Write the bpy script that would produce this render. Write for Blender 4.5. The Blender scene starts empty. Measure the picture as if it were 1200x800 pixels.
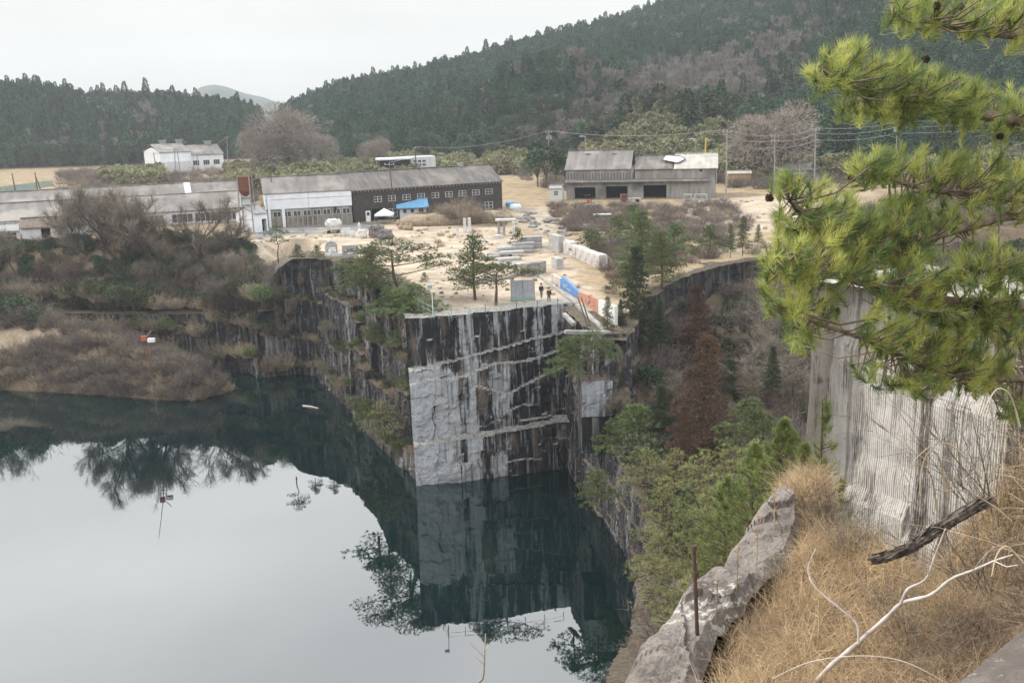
import bpy, bmesh, math, random
import numpy as np
from mathutils import Vector, Matrix
R = math.radians
rng = np.random.default_rng(11)
random.seed(5)
SC = bpy.context.scene
COL = SC.collection

# ---------------------------------------------------------------- camera, world, sun, exposure
F_PX = 1150.0; PITCH = R(13.2); ROLL = R(1.7); CAMH = 40.0
fw = np.array([0, math.cos(PITCH), -math.sin(PITCH)]); r0 = np.array([1., 0, 0]); u0 = np.cross(r0, fw)
rt = r0 * math.cos(ROLL) - u0 * math.sin(ROLL); upv = u0 * math.cos(ROLL) + r0 * math.sin(ROLL)
CAMP = np.array([0, 0, CAMH])
cam = bpy.data.objects.new('camera', bpy.data.cameras.new('camera')); COL.objects.link(cam)
m = Matrix.Identity(4)
for i in range(3):
    m[i][0] = rt[i]; m[i][1] = upv[i]; m[i][2] = -fw[i]; m[i][3] = CAMP[i]
cam.matrix_world = m
cam.data.sensor_width = 36; cam.data.lens = 36 * F_PX / 1200; cam.data.clip_end = 20000; cam.data.clip_start = .1
SC.camera = cam
SUN_EL = R(42); SUN_AZ = R(-70)            # azimuth measured from +Y towards +X
world = bpy.data.worlds.new('World'); SC.world = world; world.use_nodes = True
nt = world.node_tree; bg = nt.nodes['Background']
sky = nt.nodes.new('ShaderNodeTexSky'); sky.sky_type = 'NISHITA'; sky.sun_disc = False
sky.sun_elevation = SUN_EL; sky.sun_rotation = SUN_AZ; sky.dust_density = 4; sky.air_density = 1.5
tc = nt.nodes.new('ShaderNodeTexCoord'); sp = nt.nodes.new('ShaderNodeSeparateXYZ')
nt.links.new(tc.outputs['Generated'], sp.inputs[0])
rp = nt.nodes.new('ShaderNodeValToRGB'); nt.links.new(sp.outputs['Z'], rp.inputs[0])
e = rp.color_ramp.elements
e[0].position = 0.0; e[0].color = (6.7, 6.7, 6.45, 1)
e[1].position = 1.0; e[1].color = (12, 12.4, 13, 1)
for p_, c_ in ((.12, (7.8, 7.8, 7.5, 1)), (.26, (19, 19.1, 19.1, 1)), (.42, (27, 27.2, 27.4, 1)), (.62, (25, 25.3, 25.8, 1))):
    q = rp.color_ramp.elements.new(p_); q.color = c_
mp = nt.nodes.new('ShaderNodeMapping'); mp.inputs['Scale'].default_value = (1, 1, 3)
nt.links.new(tc.outputs['Generated'], mp.inputs[0])
nz = nt.nodes.new('ShaderNodeTexNoise'); nz.inputs['Scale'].default_value = 1.6; nz.inputs['Detail'].default_value = 4
nt.links.new(mp.outputs[0], nz.inputs[0])
mr = nt.nodes.new('ShaderNodeMapRange'); mr.inputs[1].default_value = .3; mr.inputs[2].default_value = .7
mr.inputs[3].default_value = .8; mr.inputs[4].default_value = 1.12
nt.links.new(nz.outputs[0], mr.inputs[0])
vm = nt.nodes.new('ShaderNodeVectorMath'); vm.operation = 'SCALE'
nt.links.new(rp.outputs[0], vm.inputs[0]); nt.links.new(mr.outputs[0], vm.inputs['Scale'])
mx = nt.nodes.new('ShaderNodeMixRGB'); mx.inputs[0].default_value = .93
nt.links.new(sky.outputs[0], mx.inputs[1]); nt.links.new(vm.outputs[0], mx.inputs[2])
nt.links.new(mx.outputs[0], bg.inputs[0]); bg.inputs[1].default_value = .1
sl = bpy.data.lights.new('sun', 'SUN'); sl.energy = 3.0; sl.angle = R(3); sl.color = (1, .95, .87)
so = bpy.data.objects.new('sun', sl); COL.objects.link(so)
sd = Vector((math.sin(SUN_AZ) * math.cos(SUN_EL), math.cos(SUN_AZ) * math.cos(SUN_EL), math.sin(SUN_EL)))
so.rotation_euler = sd.to_track_quat('Z', 'Y').to_euler()
SC.view_settings.view_transform = 'Standard'; SC.view_settings.look = 'None'
SC.view_settings.exposure = 0.24; SC.view_settings.gamma = 1
SC.render.engine = 'CYCLES'
SC.cycles.max_bounces = 5; SC.cycles.diffuse_bounces = 2; SC.cycles.glossy_bounces = 2
SC.cycles.transmission_bounces = 2; SC.cycles.volume_bounces = 1; SC.cycles.transparent_max_bounces = 4

# ---------------------------------------------------------------- photo-to-place helpers (used to survey positions)
def ray(px, py):
    d = fw * F_PX + rt * (px - 600) - upv * (py - 400); return d / np.linalg.norm(d)
def at(px, py, z=18.5):
    d = ray(px, py); return CAMP + d * ((z - CAMH) / d[2])
def atd(px, py, D):
    d = ray(px, py); return CAMP + d * (D / math.hypot(d[0], d[1]))

# ---------------------------------------------------------------- mesh helpers
def nrm(v):
    return v / np.maximum(np.linalg.norm(v, axis=-1, keepdims=True), 1e-9)
class MB:
    def __init__(s): s.V = []; s.F = []; s.n = 0
    def add(s, V, Fc, mi=0):
        V = np.asarray(V, float).reshape(-1, 3); Fc = np.asarray(Fc, int)
        s.V.append(V); s.F.append((Fc + s.n, mi)); s.n += len(V)
    def box(s, c, d, rz=0, mi=0, taper=1.0, tilt=0):
        x, y, z = [q / 2 for q in d]
        P = np.array([[-x, -y, -z], [x, -y, -z], [x, y, -z], [-x, y, -z], [-x * taper, -y * taper, z], [x * taper, -y * taper, z], [x * taper, y * taper, z], [-x * taper, y * taper, z]])
        if tilt:
            ct, st = math.cos(tilt), math.sin(tilt)
            P = np.stack([P[:, 0] * ct + P[:, 2] * st, P[:, 1], -P[:, 0] * st + P[:, 2] * ct], 1)
        ca, sa = math.cos(rz), math.sin(rz)
        P = np.stack([P[:, 0] * ca - P[:, 1] * sa, P[:, 0] * sa + P[:, 1] * ca, P[:, 2]], 1) + np.array(c)
        s.add(P, [[0, 3, 2, 1], [4, 5, 6, 7], [0, 1, 5, 4], [1, 2, 6, 5], [2, 3, 7, 6], [3, 0, 4, 7]], mi)
    def tube(s, pts, rad, n=6, mi=0, cap=True):
        pts = np.asarray(pts, float); k = len(pts); rad = np.broadcast_to(np.asarray(rad, float), (k,))
        T = np.gradient(pts, axis=0); T = nrm(T)
        a = np.where(np.abs(T[:, 2:3]) < .9, np.array([[0, 0, 1.]]), np.array([[1., 0, 0]]))
        U = nrm(np.cross(T, a)); W = np.cross(T, U)
        th = np.linspace(0, 2 * math.pi, n, endpoint=False)
        V = pts[:, None, :] + rad[:, None, None] * (np.cos(th)[None, :, None] * U[:, None, :] + np.sin(th)[None, :, None] * W[:, None, :])
        V = V.reshape(-1, 3); f = []
        for i in range(k - 1):
            for j in range(n):
                f.append([i * n + j, i * n + (j + 1) % n, (i + 1) * n + (j + 1) % n, (i + 1) * n + j])
        s.add(V, f, mi)
        if cap and n > 2:
            c0 = s.n; s.add([pts[0], pts[-1]], np.zeros((0, 3), int), mi)
            b = c0 - len(V)
            s.F.append((np.array([[c0, b + (j + 1) % n, b + j] for j in range(n)]), mi))
            t = b + (k - 1) * n
            s.F.append((np.array([[c0 + 1, t + j, t + (j + 1) % n] for j in range(n)]), mi))
    def blades(s, P, D, L, W, mi=0):
        P = np.asarray(P, float); D = nrm(np.asarray(D, float)); n = len(P)
        L = np.broadcast_to(L, (n,))[:, None]; W = np.broadcast_to(W, (n,))[:, None]
        S = nrm(np.cross(D, rng.normal(size=(n, 3))))
        V = np.stack([P - S * W / 2, P + S * W / 2, P + D * L], 1).reshape(-1, 3)
        s.add(V, np.arange(3 * n).reshape(-1, 3), mi)
    def leaves(s, P, D, L, W, mi=0):
        P = np.asarray(P, float); D = nrm(np.asarray(D, float)); n = len(P)
        L = np.broadcast_to(L, (n,))[:, None]; W = np.broadcast_to(W, (n,))[:, None]
        S = nrm(np.cross(D, rng.normal(size=(n, 3))))
        V = np.stack([P, P + D * L * .5 - S * W / 2, P + D * L, P + D * L * .5 + S * W / 2], 1).reshape(-1, 3)
        s.add(V, np.arange(4 * n).reshape(-1, 4), mi)
    def ngon(s, pts, mi=0):
        s.add(pts, [list(range(len(pts)))], mi)
    def mesh(s, name, mats, smooth=False):
        me = bpy.data.meshes.new(name)
        V = np.concatenate(s.V); me.vertices.add(len(V)); me.vertices.foreach_set('co', V.ravel())
        loops = np.concatenate([f.ravel() for f, _ in s.F]); sizes = np.concatenate([np.full(len(f), f.shape[1]) for f, _ in s.F if len(f)])
        mi = np.concatenate([np.full(len(f), k) for f, k in s.F if len(f)])
        me.loops.add(len(loops)); me.loops.foreach_set('vertex_index', loops.astype(np.int32))
        me.polygons.add(len(sizes)); st = np.concatenate([[0], np.cumsum(sizes)[:-1]])
        me.polygons.foreach_set('loop_start', st.astype(np.int32))
        me.polygons.foreach_set('material_index', mi.astype(np.int32))
        me.polygons.foreach_set('use_smooth', np.full(len(sizes), smooth))
        for mm in (mats if isinstance(mats, (list, tuple)) else [mats]): me.materials.append(mm)
        me.update(calc_edges=True); me.validate()
        return me
    def build(s, name, mats, parent=None, smooth=False, loc=None):
        o = bpy.data.objects.new(name, s.mesh(name, mats, smooth)); COL.objects.link(o)
        if parent is not None: o.parent = parent
        if loc is not None: o.location = loc
        return o
def tag(o, label, cat, group=None):
    o['label'] = label; o['category'] = cat
    if group: o['group'] = group
    return o
def struct(o): o['kind'] = 'structure'; return o
def thing(name, loc, label, cat, group=None, rz=0):
    o = bpy.data.objects.new(name, None); COL.objects.link(o); o.empty_display_size = .3
    o.location = loc; o.rotation_euler = (0, 0, rz); return tag(o, label, cat, group)
def child(name, me, parent):
    o = bpy.data.objects.new(name, me); COL.objects.link(o); o.parent = parent; return o
def copy_tree(root, loc, rz=0, sc=1.0, label=None):
    r = root.copy(); COL.objects.link(r); r.location = loc; r.rotation_euler = (0, 0, rz)
    r.scale = (sc, sc, sc) if not isinstance(sc, tuple) else sc
    if label: r['label'] = label
    for ch in list(root.children):
        c = ch.copy(); COL.objects.link(c); c.parent = r
        for g in list(ch.children):
            d = g.copy(); COL.objects.link(d); d.parent = c
    return r

# ---------------------------------------------------------------- materials
MATS = {}
def nodes_of(name, rough=.85, spec=.3):
    mt = bpy.data.materials.new(name); mt.use_nodes = True; n = mt.node_tree
    b = n.nodes['Principled BSDF']; b.inputs['Roughness'].default_value = rough
    b.inputs['Specular IOR Level'].default_value = spec
    return mt, n, b
def NN(n, typ, **kw):
    q = n.nodes.new(typ)
    for k, v in kw.items():
        if hasattr(q, k): setattr(q, k, v)
        else: q.inputs[k.replace('_', ' ')].default_value = v
    return q
def noise(n, coord, scale, detail=4, mapscale=None, rough=.55):
    if mapscale is not None:
        mpn = n.nodes.new('ShaderNodeMapping'); mpn.inputs['Scale'].default_value = mapscale
        n.links.new(coord, mpn.inputs[0]); coord = mpn.outputs[0]
    q = n.nodes.new('ShaderNodeTexNoise'); q.inputs['Scale'].default_value = scale; q.inputs['Detail'].default_value = detail
    q.inputs['Roughness'].default_value = rough
    n.links.new(coord, q.inputs[0]); return q.outputs[0]
def rng_map(n, v, a, b, c=0., d=1.):
    q = n.nodes.new('ShaderNodeMapRange'); q.inputs[1].default_value = a; q.inputs[2].default_value = b
    q.inputs[3].default_value = c; q.inputs[4].default_value = d; n.links.new(v, q.inputs[0]); return q.outputs[0]
def mixc(n, f, a, b, mode='MIX'):
    q = n.nodes.new('ShaderNodeMixRGB'); q.blend_type = mode
    for i, v in ((0, f), (1, a), (2, b)):
        if isinstance(v, bpy.types.NodeSocket): n.links.new(v, q.inputs[i])
        else: q.inputs[i].default_value = v if i == 0 else (*v, 1) if len(v) == 3 else v
    return q.outputs[0]
def math_(n, op, a, b):
    q = n.nodes.new('ShaderNodeMath'); q.operation = op
    for i, v in ((0, a), (1, b)):
        if isinstance(v, bpy.types.NodeSocket): n.links.new(v, q.inputs[i])
        else: q.inputs[i].default_value = v
    return q.outputs[0]
def bump(n, b, h, strength=.4, dist=.1):
    q = n.nodes.new('ShaderNodeBump'); q.inputs['Strength'].default_value = strength; q.inputs['Distance'].default_value = dist
    n.links.new(h, q.inputs['Height']); n.links.new(q.outputs[0], b.inputs['Normal'])
def pmat(name, c1, c2=None, scale=3., rough=.85, bumpd=0., rand=0., mapscale=None, c3=None, spec=.3, metal=0, lo=.35, hi=.65, trans=0):
    if name in MATS: return MATS[name]
    mt, n, b = nodes_of(name, rough, spec); b.inputs['Metallic'].default_value = metal
    tcn = n.nodes.new('ShaderNodeTexCoord'); co = tcn.outputs['Object']
    col = None
    if c2 is not None:
        f = noise(n, co, scale, 5, mapscale); col = mixc(n, rng_map(n, f, lo, hi), c1, c2)
        if bumpd: bump(n, b, f, .6, bumpd)
        if c3 is not None:
            f2 = noise(n, co, scale * .31, 3); col = mixc(n, rng_map(n, f2, .5, .68), col, c3)
    else:
        rg = n.nodes.new('ShaderNodeRGB'); rg.outputs[0].default_value = (*c1, 1); col = rg.outputs[0]
    if rand:
        oi = n.nodes.new('ShaderNodeObjectInfo'); hv = n.nodes.new('ShaderNodeHueSaturation')
        n.links.new(rng_map(n, oi.outputs['Random'], 0, 1, 1 - rand, 1 + rand), hv.inputs['Value'])
        n.links.new(rng_map(n, oi.outputs['Random'], 0, 1, .5 - rand * .06, .5 + rand * .06), hv.inputs['Hue'])
        n.links.new(col, hv.inputs['Color']); col = hv.outputs[0]
    n.links.new(col, b.inputs['Base Color'])
    if trans:
        tr = n.nodes.new('ShaderNodeBsdfTranslucent'); n.links.new(col, tr.inputs[0])
        ms = n.nodes.new('ShaderNodeMixShader'); ms.inputs[0].default_value = trans
        n.links.new(b.outputs[0], ms.inputs[1]); n.links.new(tr.outputs[0], ms.inputs[2])
        n.links.new(ms.outputs[0], n.nodes['Material Output'].inputs[0])
    MATS[name] = mt; return mt
def geo_pos(n):
    return n.nodes.new('ShaderNodeNewGeometry')

def rock_mat(name, light=(.27, .28, .29), dark=(.018, .018, .021), brown=(.12, .095, .075), thr=.5, prow=False, top=(.2, .16, .11), streak=1.0):
    mt, n, b = nodes_of(name, .9, .25)
    g = geo_pos(n); pos = g.outputs['Position']
    st = noise(n, pos, .8 * streak, 5, (1, 1, .022 if prow else .045), .6)
    st2 = noise(n, pos, 2.6 * streak, 4, (1, 1, .06), .6)
    big = noise(n, pos, .13, 3)
    s = math_(n, 'ADD', math_(n, 'MULTIPLY', st, .62), math_(n, 'ADD', math_(n, 'MULTIPLY', st2, .3), math_(n, 'MULTIPLY', big, .28)))
    if prow:
        sx = n.nodes.new('ShaderNodeSeparateXYZ'); n.links.new(pos, sx.inputs[0])
        fx = rng_map(n, sx.outputs['X'], -11, 4, .15, -.12)
        fz = rng_map(n, sx.outputs['Z'], 11.8, 13.2, 1., .2)
        s = math_(n, 'SUBTRACT', s, rng_map(n, sx.outputs['Z'], 11.8, 13.2, 0., .035))
        s = math_(n, 'ADD', s, math_(n, 'MULTIPLY', fx, fz))
    light_f = rng_map(n, s, thr + (.075 if prow else .05), thr + (.14 if prow else .17))
    fine = noise(n, pos, 6., 6)
    lt = mixc(n, rng_map(n, fine, .3, .7), tuple(c * .8 for c in light), tuple(min(1, c * 1.15) for c in light))
    lt = mixc(n, rng_map(n, noise(n, pos, .5, 4), .55, .7), lt, tuple(c * .62 for c in light))
    dk = mixc(n, rng_map(n, noise(n, pos, .7, 5, (1, 1, .3)), .5, .68), dark, brown)
    dk = mixc(n, rng_map(n, st2, .55, .62, 0, .55), dk, tuple(c * .6 for c in light))
    col = mixc(n, light_f, dk, lt)
    cr = n.nodes.new('ShaderNodeTexVoronoi'); cr.feature = 'DISTANCE_TO_EDGE'; cr.inputs['Scale'].default_value = .28
    mpn = n.nodes.new('ShaderNodeMapping'); mpn.inputs['Scale'].default_value = (.6, .6, 1.5); mpn.inputs['Rotation'].default_value = (.12, .1, 0)
    wn = n.nodes.new('ShaderNodeVectorMath'); wn.operation = 'ADD'; nn = n.nodes.new('ShaderNodeTexNoise'); nn.inputs['Scale'].default_value = .6
    n.links.new(pos, nn.inputs[0]); n.links.new(pos, wn.inputs[0]); n.links.new(nn.outputs['Color'], wn.inputs[1])
    n.links.new(wn.outputs[0], mpn.inputs[0]); n.links.new(mpn.outputs[0], cr.inputs[0])
    ck = math_(n, 'MULTIPLY', rng_map(n, cr.outputs[0], .0, .016, .7, 0), rng_map(n, noise(n, pos, .35, 2), .5, .6))
    col = mixc(n, ck, col, (.02, .02, .02))
    nz_ = n.nodes.new('ShaderNodeSeparateXYZ'); n.links.new(g.outputs['Normal'], nz_.inputs[0])
    tn = noise(n, pos, 1.5, 4)
    tf = rng_map(n, math_(n, 'ADD', nz_.outputs['Z'], math_(n, 'MULTIPLY', tn, .5)), .75, 1.0)
    col = mixc(n, tf, col, mixc(n, rng_map(n, noise(n, pos, 3., 4), .4, .6), top, tuple(c * .5 for c in top)))
    n.links.new(col, b.inputs['Base Color'])
    hh = math_(n, 'ADD', math_(n, 'MULTIPLY', noise(n, pos, 1.8, 8, (1, 1, .6), .65), 1.), math_(n, 'MULTIPLY', ck, -.35))
    bump(n, b, hh, .9, .16 if prow else .35)
    return mt
M_prow = rock_mat('quarried granite front', prow=True, thr=.5, light=(.32, .33, .34), top=(.3, .29, .27))
M_cliff = rock_mat('stained granite', thr=.58, light=(.22, .22, .22), brown=(.1, .075, .055), top=(.13, .105, .075))
M_back = rock_mat('dark streaked granite', thr=.62, light=(.17, .165, .15), brown=(.07, .055, .04), top=(.1, .08, .055))
M_sand = pmat('pale sand', (.42, .35, .25), (.34, .28, .19), .4, .95)
M_conc = pmat('old concrete', (.33, .32, .3), (.22, .21, .19), 1.2, .9, .01)
M_stone = pmat('cut granite', (.36, .35, .34), (.24, .23, .22), 1.7, .85, .02, rand=.2)
M_stonew = pmat('white granite', (.55, .55, .54), (.4, .4, .39), 1.5, .8, .01)
M_stoned = pmat('weathered granite', (.26, .24, .22), (.1, .095, .09), 1.3, .9, .05, rand=.25)
M_bark = pmat('grey bark', (.12, .098, .08), (.06, .048, .04), 8, .95, .01)
M_twig = pmat('dry twig', (.21, .175, .14), (.12, .1, .082), 1.2, .9, rand=.3)
M_twigl = pmat('pale dry twig', (.36, .29, .21), (.22, .17, .12), 1.2, .9, rand=.25)
M_pbark = pmat('pine bark', (.13, .085, .06), (.05, .04, .035), 6, .95, .01)
M_metalg = pmat('grey metal', (.3, .31, .31), (.2, .2, .2), 2, .5, rand=.1)
M_pole = pmat('concrete pole', (.27, .26, .25), (.2, .19, .18), 2, .8)
M_wood = pmat('dark timber', (.075, .065, .058), (.03, .026, .024), 1.5, .9, mapscale=(6, 6, .6))
M_white = pmat('white paint', (.68, .69, .72), (.58, .59, .6), .8, .6)
M_glass = pmat('dark glass', (.05, .055, .06), None, rough=.15, spec=.6)
M_black = pmat('black parts and shade', (.012, .012, .013), None)  # plain black for small parts; in openings it stands in for shade
M_rust = pmat('rusty steel', (.2, .075, .045), (.09, .04, .03), 3, .9, rand=.1)
M_wire = pmat('grey cable', (.22, .22, .22), None)

# ---------------------------------------------------------------- terrain
def sdist(X, Y, poly):
    """signed distance to polygon, positive inside"""
    P = np.asarray(poly, float)[:, :2]; n = len(P); d2 = np.full(X.shape, 1e18); ins = np.zeros(X.shape, bool)
    for i in range(n):
        a = P[i]; b = P[(i + 1) % n]; ex, ey = b - a
        t = np.clip(((X - a[0]) * ex + (Y - a[1]) * ey) / (ex * ex + ey * ey + 1e-12), 0, 1)
        d2 = np.minimum(d2, (X - a[0] - t * ex) ** 2 + (Y - a[1] - t * ey) ** 2)
        c = ((a[1] > Y) != (b[1] > Y)) & (X < (b[0] - a[0]) * (Y - a[1]) / (b[1] - a[1] + 1e-12) + a[0])
        ins ^= c
    d = np.sqrt(d2); return np.where(ins, d, -d)
class VN:  # value noise
    def __init__(s, seed): s.g = np.random.default_rng(seed).random((256, 256))
    def __call__(s, x, y):
        xi = np.floor(x).astype(int); yi = np.floor(y).astype(int); fx = x - xi; fy = y - yi
        fx = fx * fx * (3 - 2 * fx); fy = fy * fy * (3 - 2 * fy); g = s.g
        a = g[xi % 256, yi % 256]; b = g[(xi + 1) % 256, yi % 256]; c = g[xi % 256, (yi + 1) % 256]; d = g[(xi + 1) % 256, (yi + 1) % 256]
        return (a * (1 - fx) + b * fx) * (1 - fy) + (c * (1 - fx) + d * fx) * fy - .5
vn = VN(3)
def fbm(x, y, o=4):
    v = 0; a = 1
    for k in range(o): v = v + a * vn(x * 2 ** k + 17 * k, y * 2 ** k + 31 * k); a *= .5
    return v
ZP = 18.5
PROW_L = (-9.2, 104.2)
LWALL = [(-10.6, 102.4), (-13.8, 108.5), (-17.5, 116.7), (-21.6, 127.), (-25, 136), (-29, 144.5), (-32, 151)]
BACK = [(-32, 151), (-36, 149.5), (-40, 148), (-42, 153), (-50, 157), (-62, 160), (-95, 165), (-150, 170)]
RWALL = [(5.2, 112.5), (5.9, 104.4), (7.5, 95), (8.6, 90), (9.4, 85), (9.9, 76), (9.7, 70), (7.7, 62), (5.2, 50), (2.6, 35), (-.5, 18), (-2, 8), (-3, -12)]
PLATEAU = [(-8.2, 106.6), (5.4, 110.8), (7.8, 108.5), (9.6, 96.6), (11.2, 95.5), (12.6, 100), (15, 112), (21, 125), (28.5, 135.5), (39.5, 142.5), (70, 144.5), (300, 140), (900, 60), (5000, 0), (5000, 9000), (-5000, 9000), (-5000, 178), (-150, 178), (-95, 176), (-62, 174), (-46, 168), (-36, 163), (-28, 157.5), (-22.5, 148), (-17.6, 138.5), (-13.6, 128.5), (-9.8, 118.5)]
BASIN = [(10.2, 96), (10., 90), (10.6, 85), (11.1, 76), (10.9, 70), (9, 62), (6.6, 50), (4, 35), (1, 18), (-.6, 8), (-1.5, -12), (-20, -60), (300, -60), (300, 139), (70, 144), (39, 142), (27, 136), (14, 114), (11, 96)]
SPIT = [(-150, 151), (-80.5, 148.2), (-61, 142.8), (-52, 139.6), (-46.5, 138.6), (-42.4, 143.4), (-50, 151), (-62, 160), (-95, 167), (-150, 172)]
LBANK = [(-33, 157), (-38, 156), (-42, 157), (-46, 160.5), (-53, 163.5), (-63, 166), (-95, 171), (-150, 176), (-600, 190), (-600, 260), (-40, 260), (-30, 155)]
FG = [(1.25, 8.6), (1.9, 10.6), (2.9, 12.9), (3.75, 14.8), (4.35, 16.2), (5.3, 17.2), (5.4, 15.), (5.0, 12.4), (5.2, 11.2), (6.2, 10.8), (7.6, 12.5), (9.5, 17), (14, 22), (24, 26), (60, 30), (60, -15), (-1, -15), (-.5, 3)]
# mountain described by azimuth
AZP = np.array([-900, -200, 0, 100, 200, 290, 318, 345, 400, 500, 600, 700, 800, 900, 1000, 1200, 1500, 2300.])
AZF = np.array([560, 560, 560, 560, 550, 560, 700, 520, 440, 420, 395, 370, 350, 320, 310, 300, 290, 300.])
AZR = np.array([720, 720, 720, 730, 730, 760, 900, 760, 760, 780, 800, 820, 850, 860, 860, 860, 860, 860.])
AZY = np.array([125, 125, 122, 128, 127, 138, 141, 138, 117, 97, 72, 46, 20, -6, -30, -55, -60, 0.])
def azpx(X, Y):
    v = np.stack([X, np.maximum(Y, 1e-3), np.zeros_like(X)], -1)
    vz = v @ fw; return 600 + F_PX * (v @ rt) / np.maximum(vz, 1e-3)
def ridge_z(px):
    y = np.interp(px, AZP, AZY); r = np.interp(px, AZP, AZR); hor = 130.7 - (px - 600) * math.tan(ROLL)
    return CAMH + r * (hor - y) / F_PX * .985
def hfun(X, Y):
    X = np.asarray(X, float); Y = np.asarray(Y, float)
    h = np.full(X.shape, -6.)
    ds = sdist(X, Y, SPIT); hs = np.clip(ds * 1.25, 0, 1.6 + np.clip((-X - 43) * .25, 0, 8.5)) * np.clip((-X - 41) / 6, .4, 1) + .6 * fbm(X * .3, Y * .3)
    h = np.where(ds > -3, np.where(ds > 0, np.maximum(hs, -.1 + .12 * ds), ds * .8), h)
    dl = sdist(X, Y, LBANK); hl = np.minimum(8 + dl * .85 + 1.2 * fbm(X * .12, Y * .12), ZP)
    h = np.where(dl > 0, np.maximum(h, hl), h)
    dp = sdist(X, Y, PLATEAU)
    sandy = ZP + .12 * fbm(X * .08, Y * .08) + np.clip((Y - 230) / 60, 0, 1) * 1.1 * fbm(X * .02, Y * .02)
    hp = sandy - np.clip((108 - Y) / 14, 0, 1) * np.clip(X - 5, 0, 2) * .5
    h = np.where(dp > 0, np.where((dl > 0) & (X < -33) & (dp < 12), np.minimum(hp, np.maximum(h, hl)), hp), h)
    db = sdist(X, Y, BASIN)
    hb = 7.6 + .16 * np.clip(X - 10, 0, 60) + .46 * np.clip(56 - Y, 0, 80) * np.clip((X + 1) / 8, .6, 1) + 1.4 * fbm(X * .1, Y * .1)
    hb = np.minimum(hb + np.clip((14 + dp) / 14, 0, 1) ** 2 * 5 * (Y > 95), 37)
    hb = np.where((X < 11.5) & (Y > 87) & (Y < 97), np.maximum(hb, 13.2 - np.clip(91.3 - Y, 0, 1) * 6), hb)
    h = np.where((db > 0) & (dp <= 0), hb, h)
    df = sdist(X, Y, FG)
    s = (X - .9) * .92 - (Y - 8.9) * .39
    hf = 33.6 + .34 * s + (1.1 * np.clip(X - 4.8, 0, 2.2) + .3 * np.clip(X - 7.2, 0, 12)) * np.clip(Y / 8, .3, 1) + .35 * fbm(X * .5, Y * .5) + .12 * fbm(X * 2, Y * 2)
    hf = np.minimum(hf, 39.5 + .3 * fbm(X * .3, Y * .3))
    w = np.clip(df / .5, 0, 1); w = w * w * (3 - 2 * w)
    h = np.where(df > 0, h * (1 - w) + hf * w, h)
    # mountain
    px = azpx(X, Y); r = np.hypot(X, Y)
    rf = np.interp(px, AZP, AZF); rr = np.interp(px, AZP, AZR); zr = ridge_z(px)
    t = (r - rf) / (rr - rf); tt = np.clip(t, 0, 1)
    hm = (zr - ZP) * (tt ** 1.15) + 5 * fbm(X * .012, Y * .012) * np.clip(t * 4, 0, 1) * np.clip((1 - t) * 3, 0, 1)
    hm = hm + 22 * np.exp(-((px - 640) / 90) ** 2 - ((r - 500) / 55) ** 2) * (t > 0)
    hm = hm + 17 * np.exp(-((px - 790) / 75) ** 2 - ((r - 372) / 32) ** 2)
    hm = np.where(t > 1, np.maximum(hm - (r - rr) * .25, -5), hm)
    h = np.where((r > 250) & (Y > 0), h + np.maximum(hm, 0), h)
    return h
def hz(x, y): return float(hfun(np.array([x]), np.array([y]))[0])
def axis(parts):
    out = []
    for a, b, st in parts: out += list(np.arange(a, b, st))
    return np.array(out)
gx = np.concatenate([-140 - np.cumsum(1.5 * 1.09 ** np.arange(52))[::-1], axis([(-140, -50, 1.2), (-50, -1, .8), (-1, 13, .3), (13, 50, .9), (50, 140, 1.5)]), 140 + np.cumsum(1.5 * 1.09 ** np.arange(52))])
gy = np.concatenate([axis([(-40, 0, 2), (0, 24, .3), (24, 90, 1.), (90, 180, .75), (180, 260, 1.5), (260, 620, 4)]), 620 + np.cumsum(4 * 1.12 ** np.arange(35))])
GX, GY = np.meshgrid(gx, gy, indexing='xy'); GZ = hfun(GX, GY)
nx, ny = len(gx), len(gy)
b = MB(); idx = np.arange(nx * ny).reshape(ny, nx)
b.add(np.stack([GX, GY, GZ], -1).reshape(-1, 3), np.stack([idx[:-1, :-1], idx[:-1, 1:], idx[1:, 1:], idx[1:, :-1]], -1).reshape(-1, 4))
# ground cover colour by what lies there (sand, litter, soil, asphalt)
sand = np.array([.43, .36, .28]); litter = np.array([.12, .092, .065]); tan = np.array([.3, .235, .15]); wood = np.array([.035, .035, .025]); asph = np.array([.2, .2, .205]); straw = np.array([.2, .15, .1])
pxm = azpx(GX, GY); rr_ = np.hypot(GX, GY); dpm = sdist(GX, GY, PLATEAU)
Cc = np.broadcast_to(litter, GX.shape + (3,)).copy()
def paint(mask, col, soft=None):
    mk = np.clip(mask, 0, 1)[..., None]; Cc[:] = Cc * (1 - mk) + col * mk
paint((dpm > 0) * 1., tan)
YARD = [(-9, 103), (5, 107), (10, 93), (13, 104), (10.5, 116), (8.5, 128), (9, 142), (10, 160), (3, 172), (0, 190), (-14, 196), (-47, 197), (-47, 168), (-36, 155), (-30, 151), (-22, 140), (-15, 122)]
YARD2 = [(27, 165), (33, 196), (40, 228), (60, 236), (68, 220), (60, 190), (48, 170)]
YARD3 = [(46, 146), (120, 142), (140, 185), (80, 190), (56, 172)]
paint((sdist(GX, GY, SPIT) > -4) * (np.abs(GY - 151 - (GX + 60) * -.12) < 1.6), np.array([.4, .33, .24]))
for P_ in (YARD, YARD2, YARD3): paint(sdist(GX, GY, P_) * .5 + .5 + .8 * fbm(GX * .3, GY * .3), sand)
paint(sdist(GX, GY, [at(300, 266)[:2], at(452, 260)[:2], at(446, 270)[:2], at(390, 272)[:2], at(296, 280)[:2]]) + .5, asph)
paint(sdist(GX, GY, [at(600, 246)[:2], at(640, 242)[:2], at(660, 262)[:2], at(640, 275)[:2], at(600, 262)[:2]]) * .3 + .5, np.array([.36, .31, .25]))
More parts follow.
